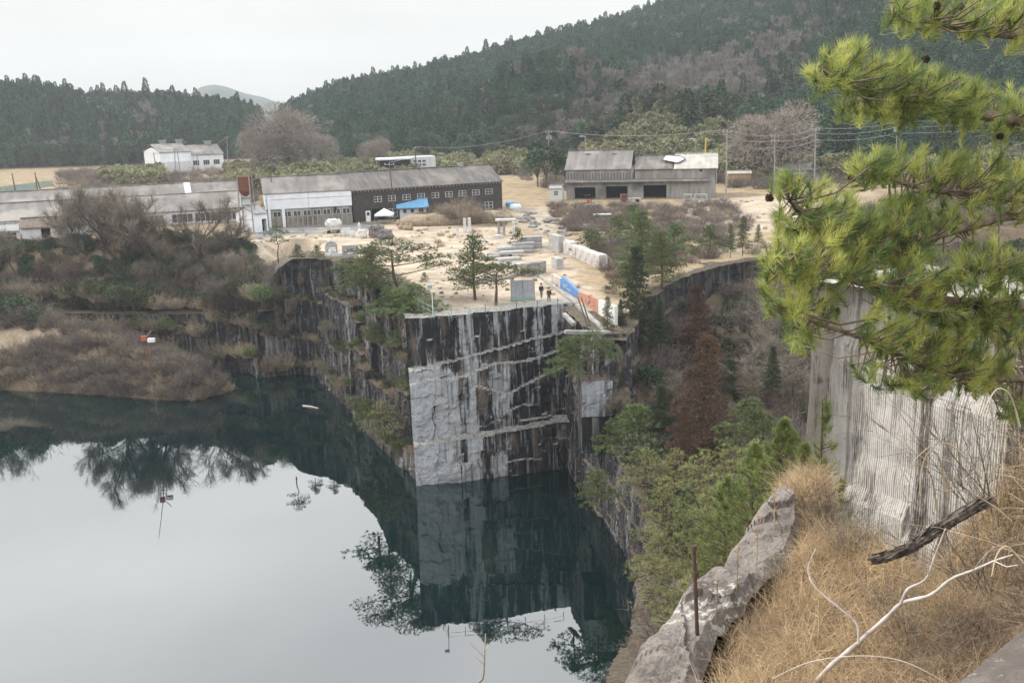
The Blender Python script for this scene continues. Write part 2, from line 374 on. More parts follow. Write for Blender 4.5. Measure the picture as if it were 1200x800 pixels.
paint(((dpm > 0) & (GY < 240) & (GX > -45)) * np.clip((fbm(GX * .12 + 5, GY * .12) - .18) * 3, 0, .65), np.array([.27, .235, .185]))
paint(((dpm > 0) & (GY < 240)) * np.clip((fbm(GX * .5 + 9, GY * .5) - .3) * 4, 0, .6), np.array([.36, .33, .28]))
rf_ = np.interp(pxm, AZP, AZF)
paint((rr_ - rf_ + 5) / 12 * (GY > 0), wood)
paint(sdist(GX, GY, FG) / .6, straw)
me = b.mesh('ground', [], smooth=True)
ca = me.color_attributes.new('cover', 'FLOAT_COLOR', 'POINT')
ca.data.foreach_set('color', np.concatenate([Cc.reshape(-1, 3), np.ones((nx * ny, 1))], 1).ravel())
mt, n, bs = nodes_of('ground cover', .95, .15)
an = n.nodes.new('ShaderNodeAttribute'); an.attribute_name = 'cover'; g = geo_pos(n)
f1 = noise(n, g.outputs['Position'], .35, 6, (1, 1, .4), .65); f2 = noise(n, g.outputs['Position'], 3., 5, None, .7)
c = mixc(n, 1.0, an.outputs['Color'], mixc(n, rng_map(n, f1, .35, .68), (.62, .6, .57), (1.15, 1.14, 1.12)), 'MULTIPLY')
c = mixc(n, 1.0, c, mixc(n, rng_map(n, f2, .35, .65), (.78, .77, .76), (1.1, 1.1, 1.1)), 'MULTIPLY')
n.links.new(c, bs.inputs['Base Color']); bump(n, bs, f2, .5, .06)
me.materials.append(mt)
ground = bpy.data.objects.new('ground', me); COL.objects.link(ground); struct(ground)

# water
mt, n, bs = nodes_of('water', .015, .5); bs.inputs['IOR'].default_value = 2.15
g = geo_pos(n)
f = noise(n, g.outputs['Position'], .045, 2)
n.links.new(mixc(n, rng_map(n, f, .4, .65), (.0022, .0085, .0105), (.003, .013, .0115)), bs.inputs['Base Color'])
bump(n, bs, noise(n, g.outputs['Position'], .5, 3), .035, .08)
b = MB(); b.ngon([(-400, -60, 0), (60, -60, 0), (60, 130, 0), (-20, 185, 0), (-400, 185, 0)])
struct(b.build('water', mt))

# ---------------------------------------------------------------- quarry faces
def wall(name, path, ztop, offs, mat, zbot=-2.5, du=.35, dz=.3, cap=3., flip=False, ztopf=None, jit=.05):
    """vertical rock face along a path; offs(u, z) pushes it in towards the land"""
    P = np.asarray(path, float); seg = np.hypot(*(P[1:] - P[:-1]).T); cu = np.concatenate([[0], np.cumsum(seg)])
    u = np.arange(0, cu[-1] + du * .5, du); bx = np.interp(u, cu, P[:, 0]); by = np.interp(u, cu, P[:, 1])
    tx = np.gradient(bx); ty = np.gradient(by)
    k = 7; ker = np.ones(k) / k
    tx = np.convolve(np.pad(tx, k // 2, 'edge'), ker, 'valid'); ty = np.convolve(np.pad(ty, k // 2, 'edge'), ker, 'valid')
    L = np.hypot(tx, ty); nxn, nyn = ty / L, -tx / L           # right of travel = outward
    if flip: nxn, nyn = -nxn, -nyn
    zt = np.interp(u, cu, ztop) if not callable(ztop) else ztop(u, bx, by)
    nz_ = int((np.max(zt) - zbot) / dz) + 1; tz = np.linspace(0, 1, nz_)
    U = np.repeat(u[:, None], nz_, 1); Z = zbot + (zt[:, None] - zbot) * tz[None]
    O = offs(U, Z)
    O = O + .22 * fbm(U * .6, Z * .9) + jit * 2 * fbm(U * 3, Z * 2.5 + 9)
    X = bx[:, None] - nxn[:, None] * O; Y = by[:, None] - nyn[:, None] * O
    # top cap
    ctop = []
    for q, dzv in ((.4, .04), (1.2, .05), (cap, .03)):
        oo = O[:, -1] + q
        ctop.append((bx - nxn * oo, by - nyn * oo, zt + dzv + .1 * fbm(u * .8, q + u * 0)))
    X = np.concatenate([X] + [c[0][:, None] for c in ctop], 1); Y = np.concatenate([Y] + [c[1][:, None] for c in ctop], 1); Z = np.concatenate([Z] + [c[2][:, None] for c in ctop], 1)
    nu, nv = X.shape; idx = np.arange(nu * nv).reshape(nu, nv); b = MB()
    q = np.stack([idx[:-1, :-1], idx[1:, :-1], idx[1:, 1:], idx[:-1, 1:]], -1).reshape(-1, 4)
    if flip: q = q[:, ::-1]
    b.add(np.stack([X, Y, Z], -1).reshape(-1, 3), q)
    return struct(b.build(name, mat))
# prow front: travel from left to right, outward = towards camera (right of travel when heading +x is -y)
def blocky(U, Z, cu, cz, amp, seed):
    wu = U + 1.1 * fbm(U * .25 + seed, Z * .25) + .25 * fbm(U * 1.3, Z * 1.3 + seed); wz = Z + 1.3 * fbm(U * .22, Z * .22 + seed) + .2 * fbm(U * 1.5 + seed, Z * 1.5)
    iu = np.floor(wu / cu).astype(int); iz = np.floor(wz / cz + (iu % 2) * .5).astype(int); return amp * vn.g[(iu * 13 + seed) % 256, (iz * 7 + 3 * seed) % 256]
def prow_off(U, Z):
    x = U
    l1 = 12.6 + .16 * x; l2 = 11.2 + .12 * x + .25 * np.sin(x * .8); l3 = 4.6 + .06 * x
    o = np.zeros_like(U)
    sm = lambda a: np.clip(a / .12, 0, 1)
    o += 1.05 * sm(Z - l3) + .45 * sm(Z - l2) + .85 * sm(Z - l1)
    # spalled blocks
    o += .35 * sm(Z - (9.2 + .35 * np.abs(x - 11))) * sm(l1 - Z) * (x > 7)
    o += .25 * ((x > 12.2) & (Z > 6)) + .2 * ((np.floor(x * .55 + np.floor(Z / 3.2) * .37) % 3) == 0)
    o += .5 * np.clip((1.6 - x) / 1.6, 0, 1) * sm(Z - l1)
    o += blocky(U, Z, 3.6, 3.2, .42, 5) * (Z < l1) + .16 * vn.g[3, np.floor(U / 1.3 + .2 * np.sin(Z)).astype(int) % 256] + blocky(U, Z, 1.5, 1.8, .09, 2) * (Z < l1)
    return o
prow_path = [(-11.0, 101.7), (-6, 102.6), (0, 104.1), (5.7, 105.7), (7.8, 106.3)]
wall('quarry_prow_face', prow_path, lambda u, x, y: ZP - .1 + .16 * np.floor((u + 1) / 4.3) * .5, prow_off, M_prow, du=.16, dz=.16, cap=2.6, jit=.035)
# left stepped wall, travelled away from the prow (outward = left of travel => flip)
cells = {}
def stair(seed, wmin=3, wmax=7, depth=1., tiers=(2.6, 7.5, 12.5), zt=18.5):
    r = np.random.default_rng(seed); edges = np.cumsum(r.uniform(wmin, wmax, 60)); T = []
    for i in range(61): T.append([(z + r.uniform(-1.6, 1.6), depth * r.uniform(.5, 1.6)) for z in tiers])
    T = np.array(T)
    for i in range(1, 61):
        for k in range(len(tiers)):
            if r.random() < .45: T[i, k, 0] = T[i - 1, k, 0] + r.uniform(-.3, .3)
    def f(U, Z):
        c = np.searchsorted(edges, U); o = np.zeros_like(U)
        for k in range(len(tiers)):
            o = o + T[c, k, 1] * np.clip((Z - T[c, k, 0]) / .12, 0, 1)
        return o + blocky(U, Z, 1.6, 2.6, .3, seed) + blocky(U, Z, .7, .9, .12, seed + 3)
    f.edges = edges; f.T = T; return f
LB = LWALL + [(-34.5, 152), (-38, 150.8), (-40.5, 150), (-43, 153.5)] + BACK[4:]
st1, st2 = stair(4, 2.5, 6, 1.15), stair(9, 3, 8, .8, (3., 6.5, 11.))
wall('quarry_left_face', LB, [18.3] + [18.4] * 6 + [18.2, 13.5, 10.5, 9.6, 9, 8.5, 9, 10], lambda U, Z: np.where(U < 52, st1(U, Z), st2(U, Z)), M_cliff, du=.25, dz=.22, cap=8.5, flip=True)
wall('quarry_far_face', [(12.2, 94), (13.3, 97), (14.1, 100), (16.4, 111.3), (22, 123), (29, 133), (39, 139.6), (55, 141), (72, 141.6), (110, 139)], [17.6, 17.9, 18.1, 18.3, 18.4, 18.4, 18.4, 18.4, 18.4, 18.4], stair(12, 3, 8, .3, (11., 15.)), M_back, zbot=6, du=.35, dz=.3, cap=3.5)
wall('quarry_right_face', RWALL[::-1], [34, 30, 26, 17.5, 10.5, 8.2, 8.0, 8.1, 8.1, 8.4, 18.1, 18.3, 18.4][::1], stair(5, 4, 9, .25, (3.5, 9.)), M_cliff, du=.3, dz=.25, cap=3.2, flip=True)

# ---------------------------------------------------------------- vegetation materials
M_cedar = pmat('cedar foliage', (.06, .118, .055), (.03, .062, .034), .5, .9, rand=.42)
M_cedarb = pmat('bluish foliage', (.085, .13, .07), (.04, .066, .042), .5, .9, rand=.35)
M_mixed = pmat('broadleaf foliage', (.085, .1, .05), (.045, .056, .03), .6, .85, rand=.35)
M_bamboo = pmat('olive foliage', (.3, .29, .16), (.16, .16, .09), .5, .85, rand=.25)
M_haze = pmat('bare far crown', (.25, .22, .195), (.15, .135, .12), .5, .95, rand=.2)
M_pine = pmat('pine needles', (.14, .18, .065), (.075, .11, .042), .9, .75, rand=.2, trans=.15)
M_pined = pmat('dark pine needles', (.06, .095, .045), (.034, .056, .032), .9, .75, rand=.2)
M_pinel = pmat('light pine needles', (.34, .35, .14), (.15, .175, .07), 1.1, .75, rand=.15, trans=.2)
M_brownc = pmat('browned conifer foliage', (.15, .085, .055), (.07, .045, .034), .8, .9, rand=.2)
M_needle = pmat('near pine needles', (.54, .55, .16), (.19, .25, .07), 2.2, .5, trans=.42, spec=.4)
M_needle2 = pmat('darker pine needles', (.2, .26, .085), (.08, .125, .045), 2.5, .55, trans=.25, spec=.4)
M_cone = pmat('pine cone', (.06, .035, .025), (.03, .02, .016), 30, .9)
M_grass = pmat('dry grass blade', (.56, .42, .25), (.36, .26, .16), 1.6, .85, c3=(.2, .15, .11), trans=.2)
M_reed = pmat('pale reed', (.6, .5, .36), (.3, .225, .15), 1.2, .85, trans=.15)
M_grassg = pmat('olive tuft', (.14, .14, .06), (.25, .2, .1), 1.5, .85)

def rand_dirs(n, up=0.):
    d = rng.normal(size=(n, 3)); d[:, 2] += up; return nrm(d)
# far conifers ------------------------------------------------------
def far_conifer(name, h, rad, mat, n=520, lw=(1.5, .75), power=.85, clump=0):
    b = MB(); z = rng.random(n) ** .8; a = rng.random(n) * 6.283
    lay = np.floor(z * 13) / 13
    rr = rad * (1 - z) ** power * (1 + .25 * np.sin(a * 3 + lay * 40)) * rng.uniform(.55, 1., n) + .12
    P = np.stack([np.cos(a) * rr, np.sin(a) * rr, h * (.1 + .9 * z)], 1)
    D = np.stack([np.cos(a), np.sin(a), -.45 + .9 * z], 1) + rng.normal(size=(n, 3)) * .25
    b.leaves(P, D, rng.uniform(.7, 1.2, n) * lw[0] * (1.1 - .6 * z), lw[1])
    b.tube([(0, 0, -1.5), (0, 0, h * .9)], [.25, .04], 4, 1)
    return b.mesh(name, [mat, M_pbark])
def far_round(name, h, rad, mat, n=700, lw=(.9, .6), lobes=9):
    b = MB(); C_ = []
    for i in range(lobes):
        a = rng.random() * 6.28; q = rng.random() ** .5 * rad * .65
        C_.append((math.cos(a) * q, math.sin(a) * q, h * rng.uniform(.45, .82), rad * rng.uniform(.35, .55)))
    for c in C_:
        k = n // lobes; d = rand_dirs(k, .35); P = np.array(c[:3]) + d * c[3] * rng.uniform(.75, 1.05, (k, 1))
        b.leaves(P, d + rand_dirs(k) * .8, lw[0], lw[1])
        b.tube([(0, 0, h * .2), (c[0] * .5, c[1] * .5, h * .4), c[:3]], [.15, .1, .04], 4, 1)
    b.tube([(0, 0, -1), (0, 0, h * .4)], [.3, .2], 5, 1)
    return b.mesh(name, [mat, M_bark])
def branch_tree(b, p, d, L, r, depth, spread=.55, up=.12, mi=0, tips=None, nside=4, kids=(2, 4), fac=.74):
    k = 5; pts = [np.array(p, float)]; dd = np.array(d, float); dirs = [dd]
    for i in range(k):
        dd = dd + rng.normal(size=3) * .13 + np.array([0, 0, up]); dd /= np.linalg.norm(dd); pts.append(pts[-1] + dd * L / k); dirs.append(dd)
    b.tube(pts, np.linspace(r, r * .55, k + 1), nside, mi, cap=False)
    if depth <= 1 and tips is not None:
        for q in (2, 3, 4, 5): tips.append((pts[q], dirs[q]))
    if depth == 0: return
    nk = rng.integers(kids[0], kids[1] + 1)
    for j in range(nk):
        s = rng.normal(size=3); dj = k if j < 2 else rng.integers(1, k); s -= s @ dirs[dj] * dirs[dj]; s /= np.linalg.norm(s)
        nd = dirs[dj] + s * spread * rng.uniform(.5, 1.2); nd /= np.linalg.norm(nd)
        branch_tree(b, pts[dj], nd, L * fac * rng.uniform(.75, 1.15), r * (.6 if j < 2 else .42), depth - 1, spread, up, mi, tips, 3 if depth < 4 else nside, kids, fac)
def bare_meshes(name, h, depth=4, stems=1, spread=.5, tw=3, twl=.9, tww=.02, up=.12, r=.16, mat=None, lean=.15):
    """returns trunk-and-branch mesh and twig mesh"""
    b = MB(); tips = []
    for s_ in range(stems):
        d = np.array([rng.normal() * lean, rng.normal() * lean, 1.]) if stems == 1 else np.array([rng.normal() * .32, rng.normal() * .32, 1.])
        branch_tree(b, (rng.normal() * .15 * (stems > 1), rng.normal() * .15 * (stems > 1), -.4), d / np.linalg.norm(d), h * .3, r, depth, spread, up, 0, tips, 4, (3, 4), .7)
    P = np.array([t[0] for t in tips]); D = np.array([t[1] for t in tips])
    P = np.repeat(P, tw, 0); D = np.repeat(D, tw, 0) + rand_dirs(len(P), .3) * .75
    tb = MB(); tb.blades(P, D, rng.uniform(.5, 1.2, len(P)) * twl, tww)
    Q = P + nrm(D) * twl * .4; tb.blades(Q, D + rand_dirs(len(P)) * .9, rng.uniform(.4, .8, len(P)) * twl, tww * .8)
    return b.mesh(name + '_wood', mat or M_bark), tb.mesh(name + '_twigs', M_twig)
def bush_mesh(name, n=900, rad=1.5, h=2., w=.025, mat=None, lean=.8, L=(.6, 1.3)):
    b = MB(); k = n // 12
    a = rng.random(k) * 6.28; q = rng.random(k) ** .5 * rad * .5
    base = np.stack([np.cos(a) * q, np.sin(a) * q, np.full(k, -.2)], 1)
    D = nrm(np.stack([np.cos(a) * lean * q / rad * 2, np.sin(a) * lean * q / rad * 2, np.ones(k)], 1) + rng.normal(size=(k, 3)) * .25)
    LL = h * rng.uniform(.5, 1.15, k)
    b.blades(base, D, LL, w * 1.8)
    for j in range(11):
        t = rng.uniform(.25, .98, k)[:, None]; P = base + D * LL[:, None] * t
        b.blades(P, D + rand_dirs(k, .15) * .95, rng.uniform(*L, k) * h * .28, w)
    return b.mesh(name, mat or M_twig)
def leafy_mesh(name, rad, h, mat, n=1600, l=.22, w=.12, lobes=7, stems=True):
    b = MB()
    for i in range(lobes):
        a = rng.random() * 6.28; q = rng.random() ** .5 * rad * .7; cr = rad * rng.uniform(.3, .55)
        c = np.array([math.cos(a) * q, math.sin(a) * q, rng.uniform(.35, .8) * h]); k = n // lobes
        d = rand_dirs(k, .3); rr = rng.uniform(.4, 1.05, (k, 1)) ** .6
        P = c + d * np.array([cr, cr, cr * .8]) * rr; P[:, 2] = np.maximum(P[:, 2], .02)
        b.leaves(P, d + rand_dirs(k, .2) * .8, rng.uniform(.7, 1.2, k) * l, w)
        b.tube([(0, 0, -.3), tuple(c * .6), tuple(c)], [.05, .035, .015], 3, 1)
    return b.mesh(name, [mat, M_bark])
# japanese red pine, mid distance -------------------------------------
def tuft_pts(c, rx, rz, n):
    a = rng.random(n) * 6.283; q = rng.random(n) ** .5
    P = np.stack([c[0] + np.cos(a) * q * rx, c[1] + np.sin(a) * q * rx, c[2] + rz * (1 - q ** 2) * rng.uniform(.2, 1, n) + rng.normal(size=n) * rz * .25], 1); return P
def pine_meshes(name, h, pads, lean=(0, 0), nt=70, needle=.22, w=.028, per=16, trunk_r=.14, two=None, mat=None, fork=None):
    """pads: list of (dx, dy, z, rx, rz)"""
    t = MB(); f = MB()
    tp = [(0, 0, -.4)] + [(lean[0] * k / 4 + rng.normal() * .1, lean[1] * k / 4 + rng.normal() * .1, h * .92 * k / 4) for k in range(1, 5)]
    t.tube(tp, np.linspace(trunk_r, trunk_r * .25, 5), 7)
    tpa = np.array(tp)
    for (dx, dy, z, rx, rz) in pads:
        zz = max(.3 * h, z - .25 * math.hypot(dx, dy) - .1); base = np.array([np.interp(zz, tpa[:, 2], tpa[:, 0]), np.interp(zz, tpa[:, 2], tpa[:, 1]), zz])
        c = np.array([dx + np.interp(z, tpa[:, 2], tpa[:, 0]), dy + np.interp(z, tpa[:, 2], tpa[:, 1]), z])
        t.tube([base, (base + c) / 2 + np.array([0, 0, -.08 * rx]), c], [trunk_r * .4, trunk_r * .3, trunk_r * .15], 4)
        k = int(nt * rx * rx / 1.0) + 12; P = tuft_pts(c, rx, rz, k)
        for j in range(0, k, 4): t.tube([c, P[j]], [trunk_r * .12, .01], 3, cap=False)
        U = nrm(np.stack([P[:, 0] - c[0], P[:, 1] - c[1], np.full(k, rx * .9)], 1))
        PP = np.repeat(P, per, 0); UU = np.repeat(U, per, 0) + rand_dirs(k * per, .15) * .85
        f.blades(PP - nrm(UU) * .02, UU, rng.uniform(.75, 1.15, k * per) * needle, w)
    return t.mesh(name + '_trunk', M_pbark), f.mesh(name + '_crown', mat or M_pine)
def cone_pads(h, rad, n, zlo=.2, rx=.8, power=.8):
    out = []
    for i in range(n):
        t = (i + rng.random()) / n; z = h * (zlo + (1 - zlo) * t); q = rad * (1 - t) ** power * rng.uniform(.45, 1.) ; a = i * 2.4 + rng.random()
        out.append((math.cos(a) * q, math.sin(a) * q, z, rx * (1.15 - .6 * t) * rng.uniform(.8, 1.2), rx * .35))
    return out
def tree(name, label, cat, group, loc, trunk, crown, rz=0, sc=1., tname='trunk', cname='crown'):
    t = thing(name, loc, label, cat, group, rz); t.scale = (sc, sc, sc)
    child(tname, trunk, t); child(cname, crown, t); return t

# ---------------------------------------------------------------- forests
cedars = [far_conifer('cedar_a', 14.5, 3.0, M_cedar, power=.55), far_conifer('cedar_b', 16.5, 2.8, M_cedar, power=.7), far_conifer('cedar_c', 13, 3.4, M_cedarb, power=.42)]
rounds = [far_round('round_a', 12, 4.2, M_cedarb), far_round('round_b', 10, 4.5, M_mixed)]
hazeb = MB(); hzw = []
for s_ in range(2):
    b = MB(); tips = []; branch_tree(b, (0, 0, -1), (0, 0, 1), 5, .2, 3, .65, .1, 0, tips, 3, (3, 4))
    P = np.array([t[0] for t in tips]); D = np.array([t[1] for t in tips]); P = np.repeat(P, 14, 0); D = np.repeat(D, 14, 0)
    b.blades(P, D + rand_dirs(len(P), .2) * .9, rng.uniform(.8, 2., len(P)), .09, 1)
    hzw.append(b.mesh('bare_far', [M_bark, M_haze]))
bamb = [leafy_mesh('olive_shrub', 3.2, 4.2, M_bamboo, 700, .8, .5), leafy_mesh('olive_shrub', 2.4, 3., M_bamboo, 600, .7, .45)]
protos = {}
def one(me, kind, label, cat, group, x, y, sc, z=None, rz=None, sink=.0):
    o = bpy.data.objects.new(kind, me); COL.objects.link(o)
    o.location = (x, y, (hz(x, y) if z is None else z) - sink); o.scale = (sc,) * 3 if not isinstance(sc, tuple) else sc
    o.rotation_euler = (0, 0, rng.random() * 6.28 if rz is None else rz)
    tag(o, label, cat, group); return o
def scatter_stuff(name, label, P, S, K, objs, cat='undergrowth'):
    """one object: points, each carrying a copy of one of the source plants"""
    me = bpy.data.meshes.new(name); me.vertices.add(len(P)); me.vertices.foreach_set('co', np.asarray(P, float).ravel())
    for nm, ty, d in (('sc', 'FLOAT', S), ('rz', 'FLOAT', rng.random(len(P)) * 6.283), ('kd', 'INT', K)):
        a = me.attributes.new(nm, ty, 'POINT'); a.data.foreach_set('value', np.asarray(d, float if ty == 'FLOAT' else np.int32))
    o = bpy.data.objects.new(name, me); COL.objects.link(o); o['kind'] = 'stuff'; tag(o, label, cat)
    ng = bpy.data.node_groups.new(name, 'GeometryNodeTree')
    ng.interface.new_socket('Geometry', in_out='INPUT', socket_type='NodeSocketGeometry'); ng.interface.new_socket('Geometry', in_out='OUTPUT', socket_type='NodeSocketGeometry')
    N = ng.nodes; gi = N.new('NodeGroupInput'); go = N.new('NodeGroupOutput'); m2p = N.new('GeometryNodeMeshToPoints'); iop = N.new('GeometryNodeInstanceOnPoints'); iop.inputs['Pick Instance'].default_value = True
    jg = N.new('GeometryNodeJoinGeometry')
    for ob in reversed(objs):
        oi = N.new('GeometryNodeObjectInfo'); oi.inputs['Object'].default_value = ob; oi.inputs['As Instance'].default_value = True; oi.transform_space = 'ORIGINAL'
        ng.links.new(oi.outputs['Geometry'], jg.inputs[0])
    def attr(nm, ty):
        q = N.new('GeometryNodeInputNamedAttribute'); q.data_type = ty; q.inputs['Name'].default_value = nm; return q.outputs[0]
    cx = N.new('ShaderNodeCombineXYZ'); ng.links.new(attr('rz', 'FLOAT'), cx.inputs[2])
    ng.links.new(gi.outputs[0], m2p.inputs[0]); ng.links.new(m2p.outputs[0], iop.inputs['Points']); ng.links.new(jg.outputs[0], iop.inputs['Instance'])
    ng.links.new(attr('kd', 'INT'), iop.inputs['Instance Index']); ng.links.new(cx.outputs[0], iop.inputs['Rotation']); ng.links.new(attr('sc', 'FLOAT'), iop.inputs['Scale'])
    ng.links.new(iop.outputs[0], go.inputs[0]); md = o.modifiers.new('scatter', 'NODES'); md.node_group = ng; return o
# sample the wooded slopes in azimuth/range
vz = VN(21)
def forest_points(n, px0, px1, t0, t1):
    px = rng.uniform(px0, px1, n); t = np.sqrt(rng.uniform(t0 * t0 if t0 > 0 else 0, t1 * t1, n)) if t0 >= 0 else rng.uniform(t0, t1, n)
    rf = np.interp(px, AZP, AZF); rr = np.interp(px, AZP, AZR); r = rf + (rr - rf) * t
    # azimuth from px on horizon
    d = fw * F_PX + rt * (px[:, None] - 600) - upv * ((130.7 - (px[:, None] - 600) * math.tan(ROLL)) - 400)
    th = np.arctan2(d[:, 0], d[:, 1]); return px, t, r, np.sin(th) * r, np.cos(th) * r
def kinds_for(px, t, X, Y):
    q = vz(X * .012, Y * .012) + .5 * vz(X * .04, Y * .04); k = np.where(rng.random(len(px)) < .5, 0, 1)
    k = np.where(rng.random(len(px)) < .28, 2, k); k = np.where((q > .12) & (rng.random(len(px)) < .6), 3, k)
    # winter-bare patches on the right-hand slope and thin ones elsewhere
    bare = np.exp(-((px - 800) / 95) ** 2 - ((t - .30) / .2) ** 2) + .7 * np.exp(-((px - 900) / 60) ** 2 - ((t - .42) / .1) ** 2) + .5 * np.exp(-((px - 690) / 50) ** 2 - ((t - .12) / .1) ** 2)
    bare = bare + .45 * np.exp(-((px - 150) / 60) ** 2 - ((t - .5) / .3) ** 2)
    k = np.where((rng.random(len(px)) < bare * 1.1 + .02) & (q > -.2), 4 + (rng.random(len(px)) < .5), k)
    ol = np.exp(-((px - 760) / 100) ** 2 - ((t - .06) / .1) ** 2)
    k = np.where(rng.random(len(px)) < ol * .95, 6, k)
    return k
src = []
allm = cedars + [rounds[0]] + hzw + [rounds[1]]
nmk = ['cedar_tree', 'cedar_tree', 'conifer_tree', 'evergreen_tree', 'bare_tree', 'bare_tree', 'broadleaf_tree']
lbk = ['dark pointed cedar standing along the front edge of the far forest', 'dark pointed cedar standing along the front edge of the far forest', 'bluish green broad conifer standing along the front edge of the far forest', 'round dark evergreen standing along the front edge of the far forest', 'leafless greyish tree standing along the front edge of the far forest', 'leafless greyish tree standing along the front edge of the far forest', 'bushy olive green tree standing along the front edge of the far forest']
gpk = ['cedars at the forest edge', 'cedars at the forest edge', 'broad conifers at the forest edge', 'round evergreens at the forest edge', 'bare trees at the forest edge', 'bare trees at the forest edge', 'bushy trees at the forest edge']
# front edge: individuals
px, t, r, X, Y = forest_points(210, -60, 1120, 0, .07)
keep = (np.abs(px - 318) > 14); px, t, r, X, Y = px[keep], t[keep], r[keep], X[keep], Y[keep]
K = kinds_for(px, t, X, Y); Z = hfun(X, Y)
seen = {}
for i in range(len(px)):
    o = one(allm[K[i]], nmk[K[i]], lbk[K[i]], 'tree', gpk[K[i]], X[i], Y[i], rng.uniform(.75, 1.12), z=Z[i], sink=.3); seen.setdefault(K[i], o)
src = []
for k in range(7):
    if k not in seen:
        X_, Y_ = X[0] + 3 * k, Y[0]; seen[k] = one(allm[k], nmk[k], lbk[k], 'tree', gpk[k], X_, Y_, .9)
    src.append(seen[k])
def wood_stuff(name, label, n, px0, px1, t1):
    px, t, r, X, Y = forest_points(n, px0, px1, 0.02, t1)
    keep = (np.abs(px - 318) > 12); px, t, r, X, Y = px[keep], t[keep], r[keep], X[keep], Y[keep]
    K = kinds_for(px, t, X, Y); Z = hfun(X, Y) - .4
    scatter_stuff(name, label, np.stack([X, Y, Z], 1), rng.uniform(.55, 1.08, len(X)) * (.85 + .3 * (rng.random(len(X)) < .08)), K, src, 'forest')
wood_stuff('forest_left', 'dark dense conifer wood covering the low hill at left behind the fields', 5200, -120, 318, 1.12)
wood_stuff('forest_slope', 'hazy wooded mountainside rising to the right behind the stone works', 29000, 320, 1420, 1.1)
# far blue mountain
b = MB(); xs = np.linspace(-1, 1, 60); rows = []
for j, v in enumerate(np.linspace(0, 1, 8)):
    rows.append(np.stack([xs * 300, np.full(60, 0.) + (v - 1) * 260, 10 + v ** 1.1 * np.maximum(0, 84 * np.exp(-((xs + .1) / .3) ** 2) + 62 * np.exp(-((xs - .35) / .4) ** 2) + 50 * np.exp(-((xs + .65) / .2) ** 2) + 4 * fbm(xs * 12 + 3 * v, xs * 0 + v * 5))], 1))
rows.append(rows[-1] + np.array([0, 200, -120]))
A = np.concatenate(rows); ix = np.arange(len(A)).reshape(9, 60)
b.add(A, np.stack([ix[:-1, :-1], ix[:-1, 1:], ix[1:, 1:], ix[1:, :-1]], -1).reshape(-1, 4))
pm = atd(258, 140, 2300); o = b.build('far_mountain', pmat('far hillside', (.05, .06, .05), (.07, .08, .06), .02, .95), smooth=True); struct(o)
o.location = (pm[0], pm[1], 0); o.rotation_euler = (0, 0, -math.atan2(pm[0], pm[1]))

# ---------------------------------------------------------------- haze
b = MB(); b.box((0, 1310, 100), (3500, 2740, 240)); mt = bpy.data.materials.new('haze air'); mt.use_nodes = True; n = mt.node_tree
n.nodes.remove(n.nodes['Principled BSDF']); pv = n.nodes.new('ShaderNodeVolumePrincipled'); pv.inputs['Color'].default_value = (.80, .87, .95, 1); pv.inputs['Density'].default_value = .00016; pv.inputs['Anisotropy'].default_value = .2
n.links.new(pv.outputs[0], n.nodes['Material Output'].inputs['Volume'])
hzo = b.build('haze', mt); hzo['kind'] = 'stuff'; tag(hzo, 'pale haze in the air over the whole valley', 'haze')

# ---------------------------------------------------------------- buildings
M_roofg = pmat('weathered cement roofing', (.2, .185, .17), (.13, .12, .112), .5, .9, mapscale=(1, .3, .3), c3=(.27, .25, .225))
M_roofd = pmat('lichened cement roofing', (.15, .138, .128), (.09, .083, .078), .7, .9, mapscale=(2, .3, .3), c3=(.21, .185, .16))
M_roofb = pmat('brown tin roofing', (.17, .13, .11), (.11, .085, .07), 1., .85)
M_roofw = pmat('pale bare decking', (.42, .4, .36), (.3, .28, .25), .6, .85)
M_wallg = pmat('stained cement wall', (.3, .29, .27), (.19, .18, .165), .6, .9, mapscale=(1.5, 1.5, .3), c3=(.13, .12, .11))
M_wallw = pmat('dull white siding', (.5, .51, .53), (.42, .42, .42), .5, .8, mapscale=(2, 2, .3))
M_ochre = pmat('ochre siding', (.42, .29, .13), (.34, .23, .11), .8, .85)
M_blue = pmat('blue tin roof', (.17, .36, .56), (.13, .3, .48), 1, .6)
M_frame = pmat('pale window frame', (.5, .5, .48), None, rough=.6)
def to_local(A, B):
    d = np.array(B[:2]) - np.array(A[:2]); L = np.hypot(*d); return L, math.atan2(d[1], d[0])
def gable_roof(name, mat, parent, x0, x1, y0, y1, ze, zr, ov=.4, ribs=.9, thick=.14, ridge=.5):
    """corrugated gable roof, ridge along x; ridge = fraction of depth"""
    b = MB(); yr = y0 + (y1 - y0) * ridge; xs = np.arange(x0 - ov, x1 + ov + .01, ribs / 2)
    pr = [(y0 - ov, ze - (zr - ze) * ov / (yr - y0)), (yr, zr), (y1 + ov, ze - (zr - ze) * ov / (y1 - yr))]
    k = len(xs); V = []
    for i, x in enumerate(xs):
        dz = .07 if i % 2 else 0
        for (y, z) in pr: V.append((x, y, z + dz))
        for (y, z) in pr: V.append((x, y, z - thick))
    f = []
    for i in range(k - 1):
        o, q = i * 6, i * 6 + 6
        f += [[o, q, q + 1, o + 1], [o + 1, q + 1, q + 2, o + 2], [o + 4, q + 4, q + 3, o + 3], [o + 5, q + 5, q + 4, o + 4], [o + 3, q + 3, q, o], [o + 2, q + 2, q + 5, o + 5]]
    e_ = (k - 1) * 6
    f += [[0, 1, 4, 3], [1, 2, 5, 4], [e_ + 1, e_, e_ + 3, e_ + 4], [e_ + 2, e_ + 1, e_ + 4, e_ + 5]]
    b.add(V, f); b.box(((x0 + x1) / 2, yr, zr + .1), (x1 - x0 + 2 * ov, .5, .12)); return b.build(name, mat, parent)
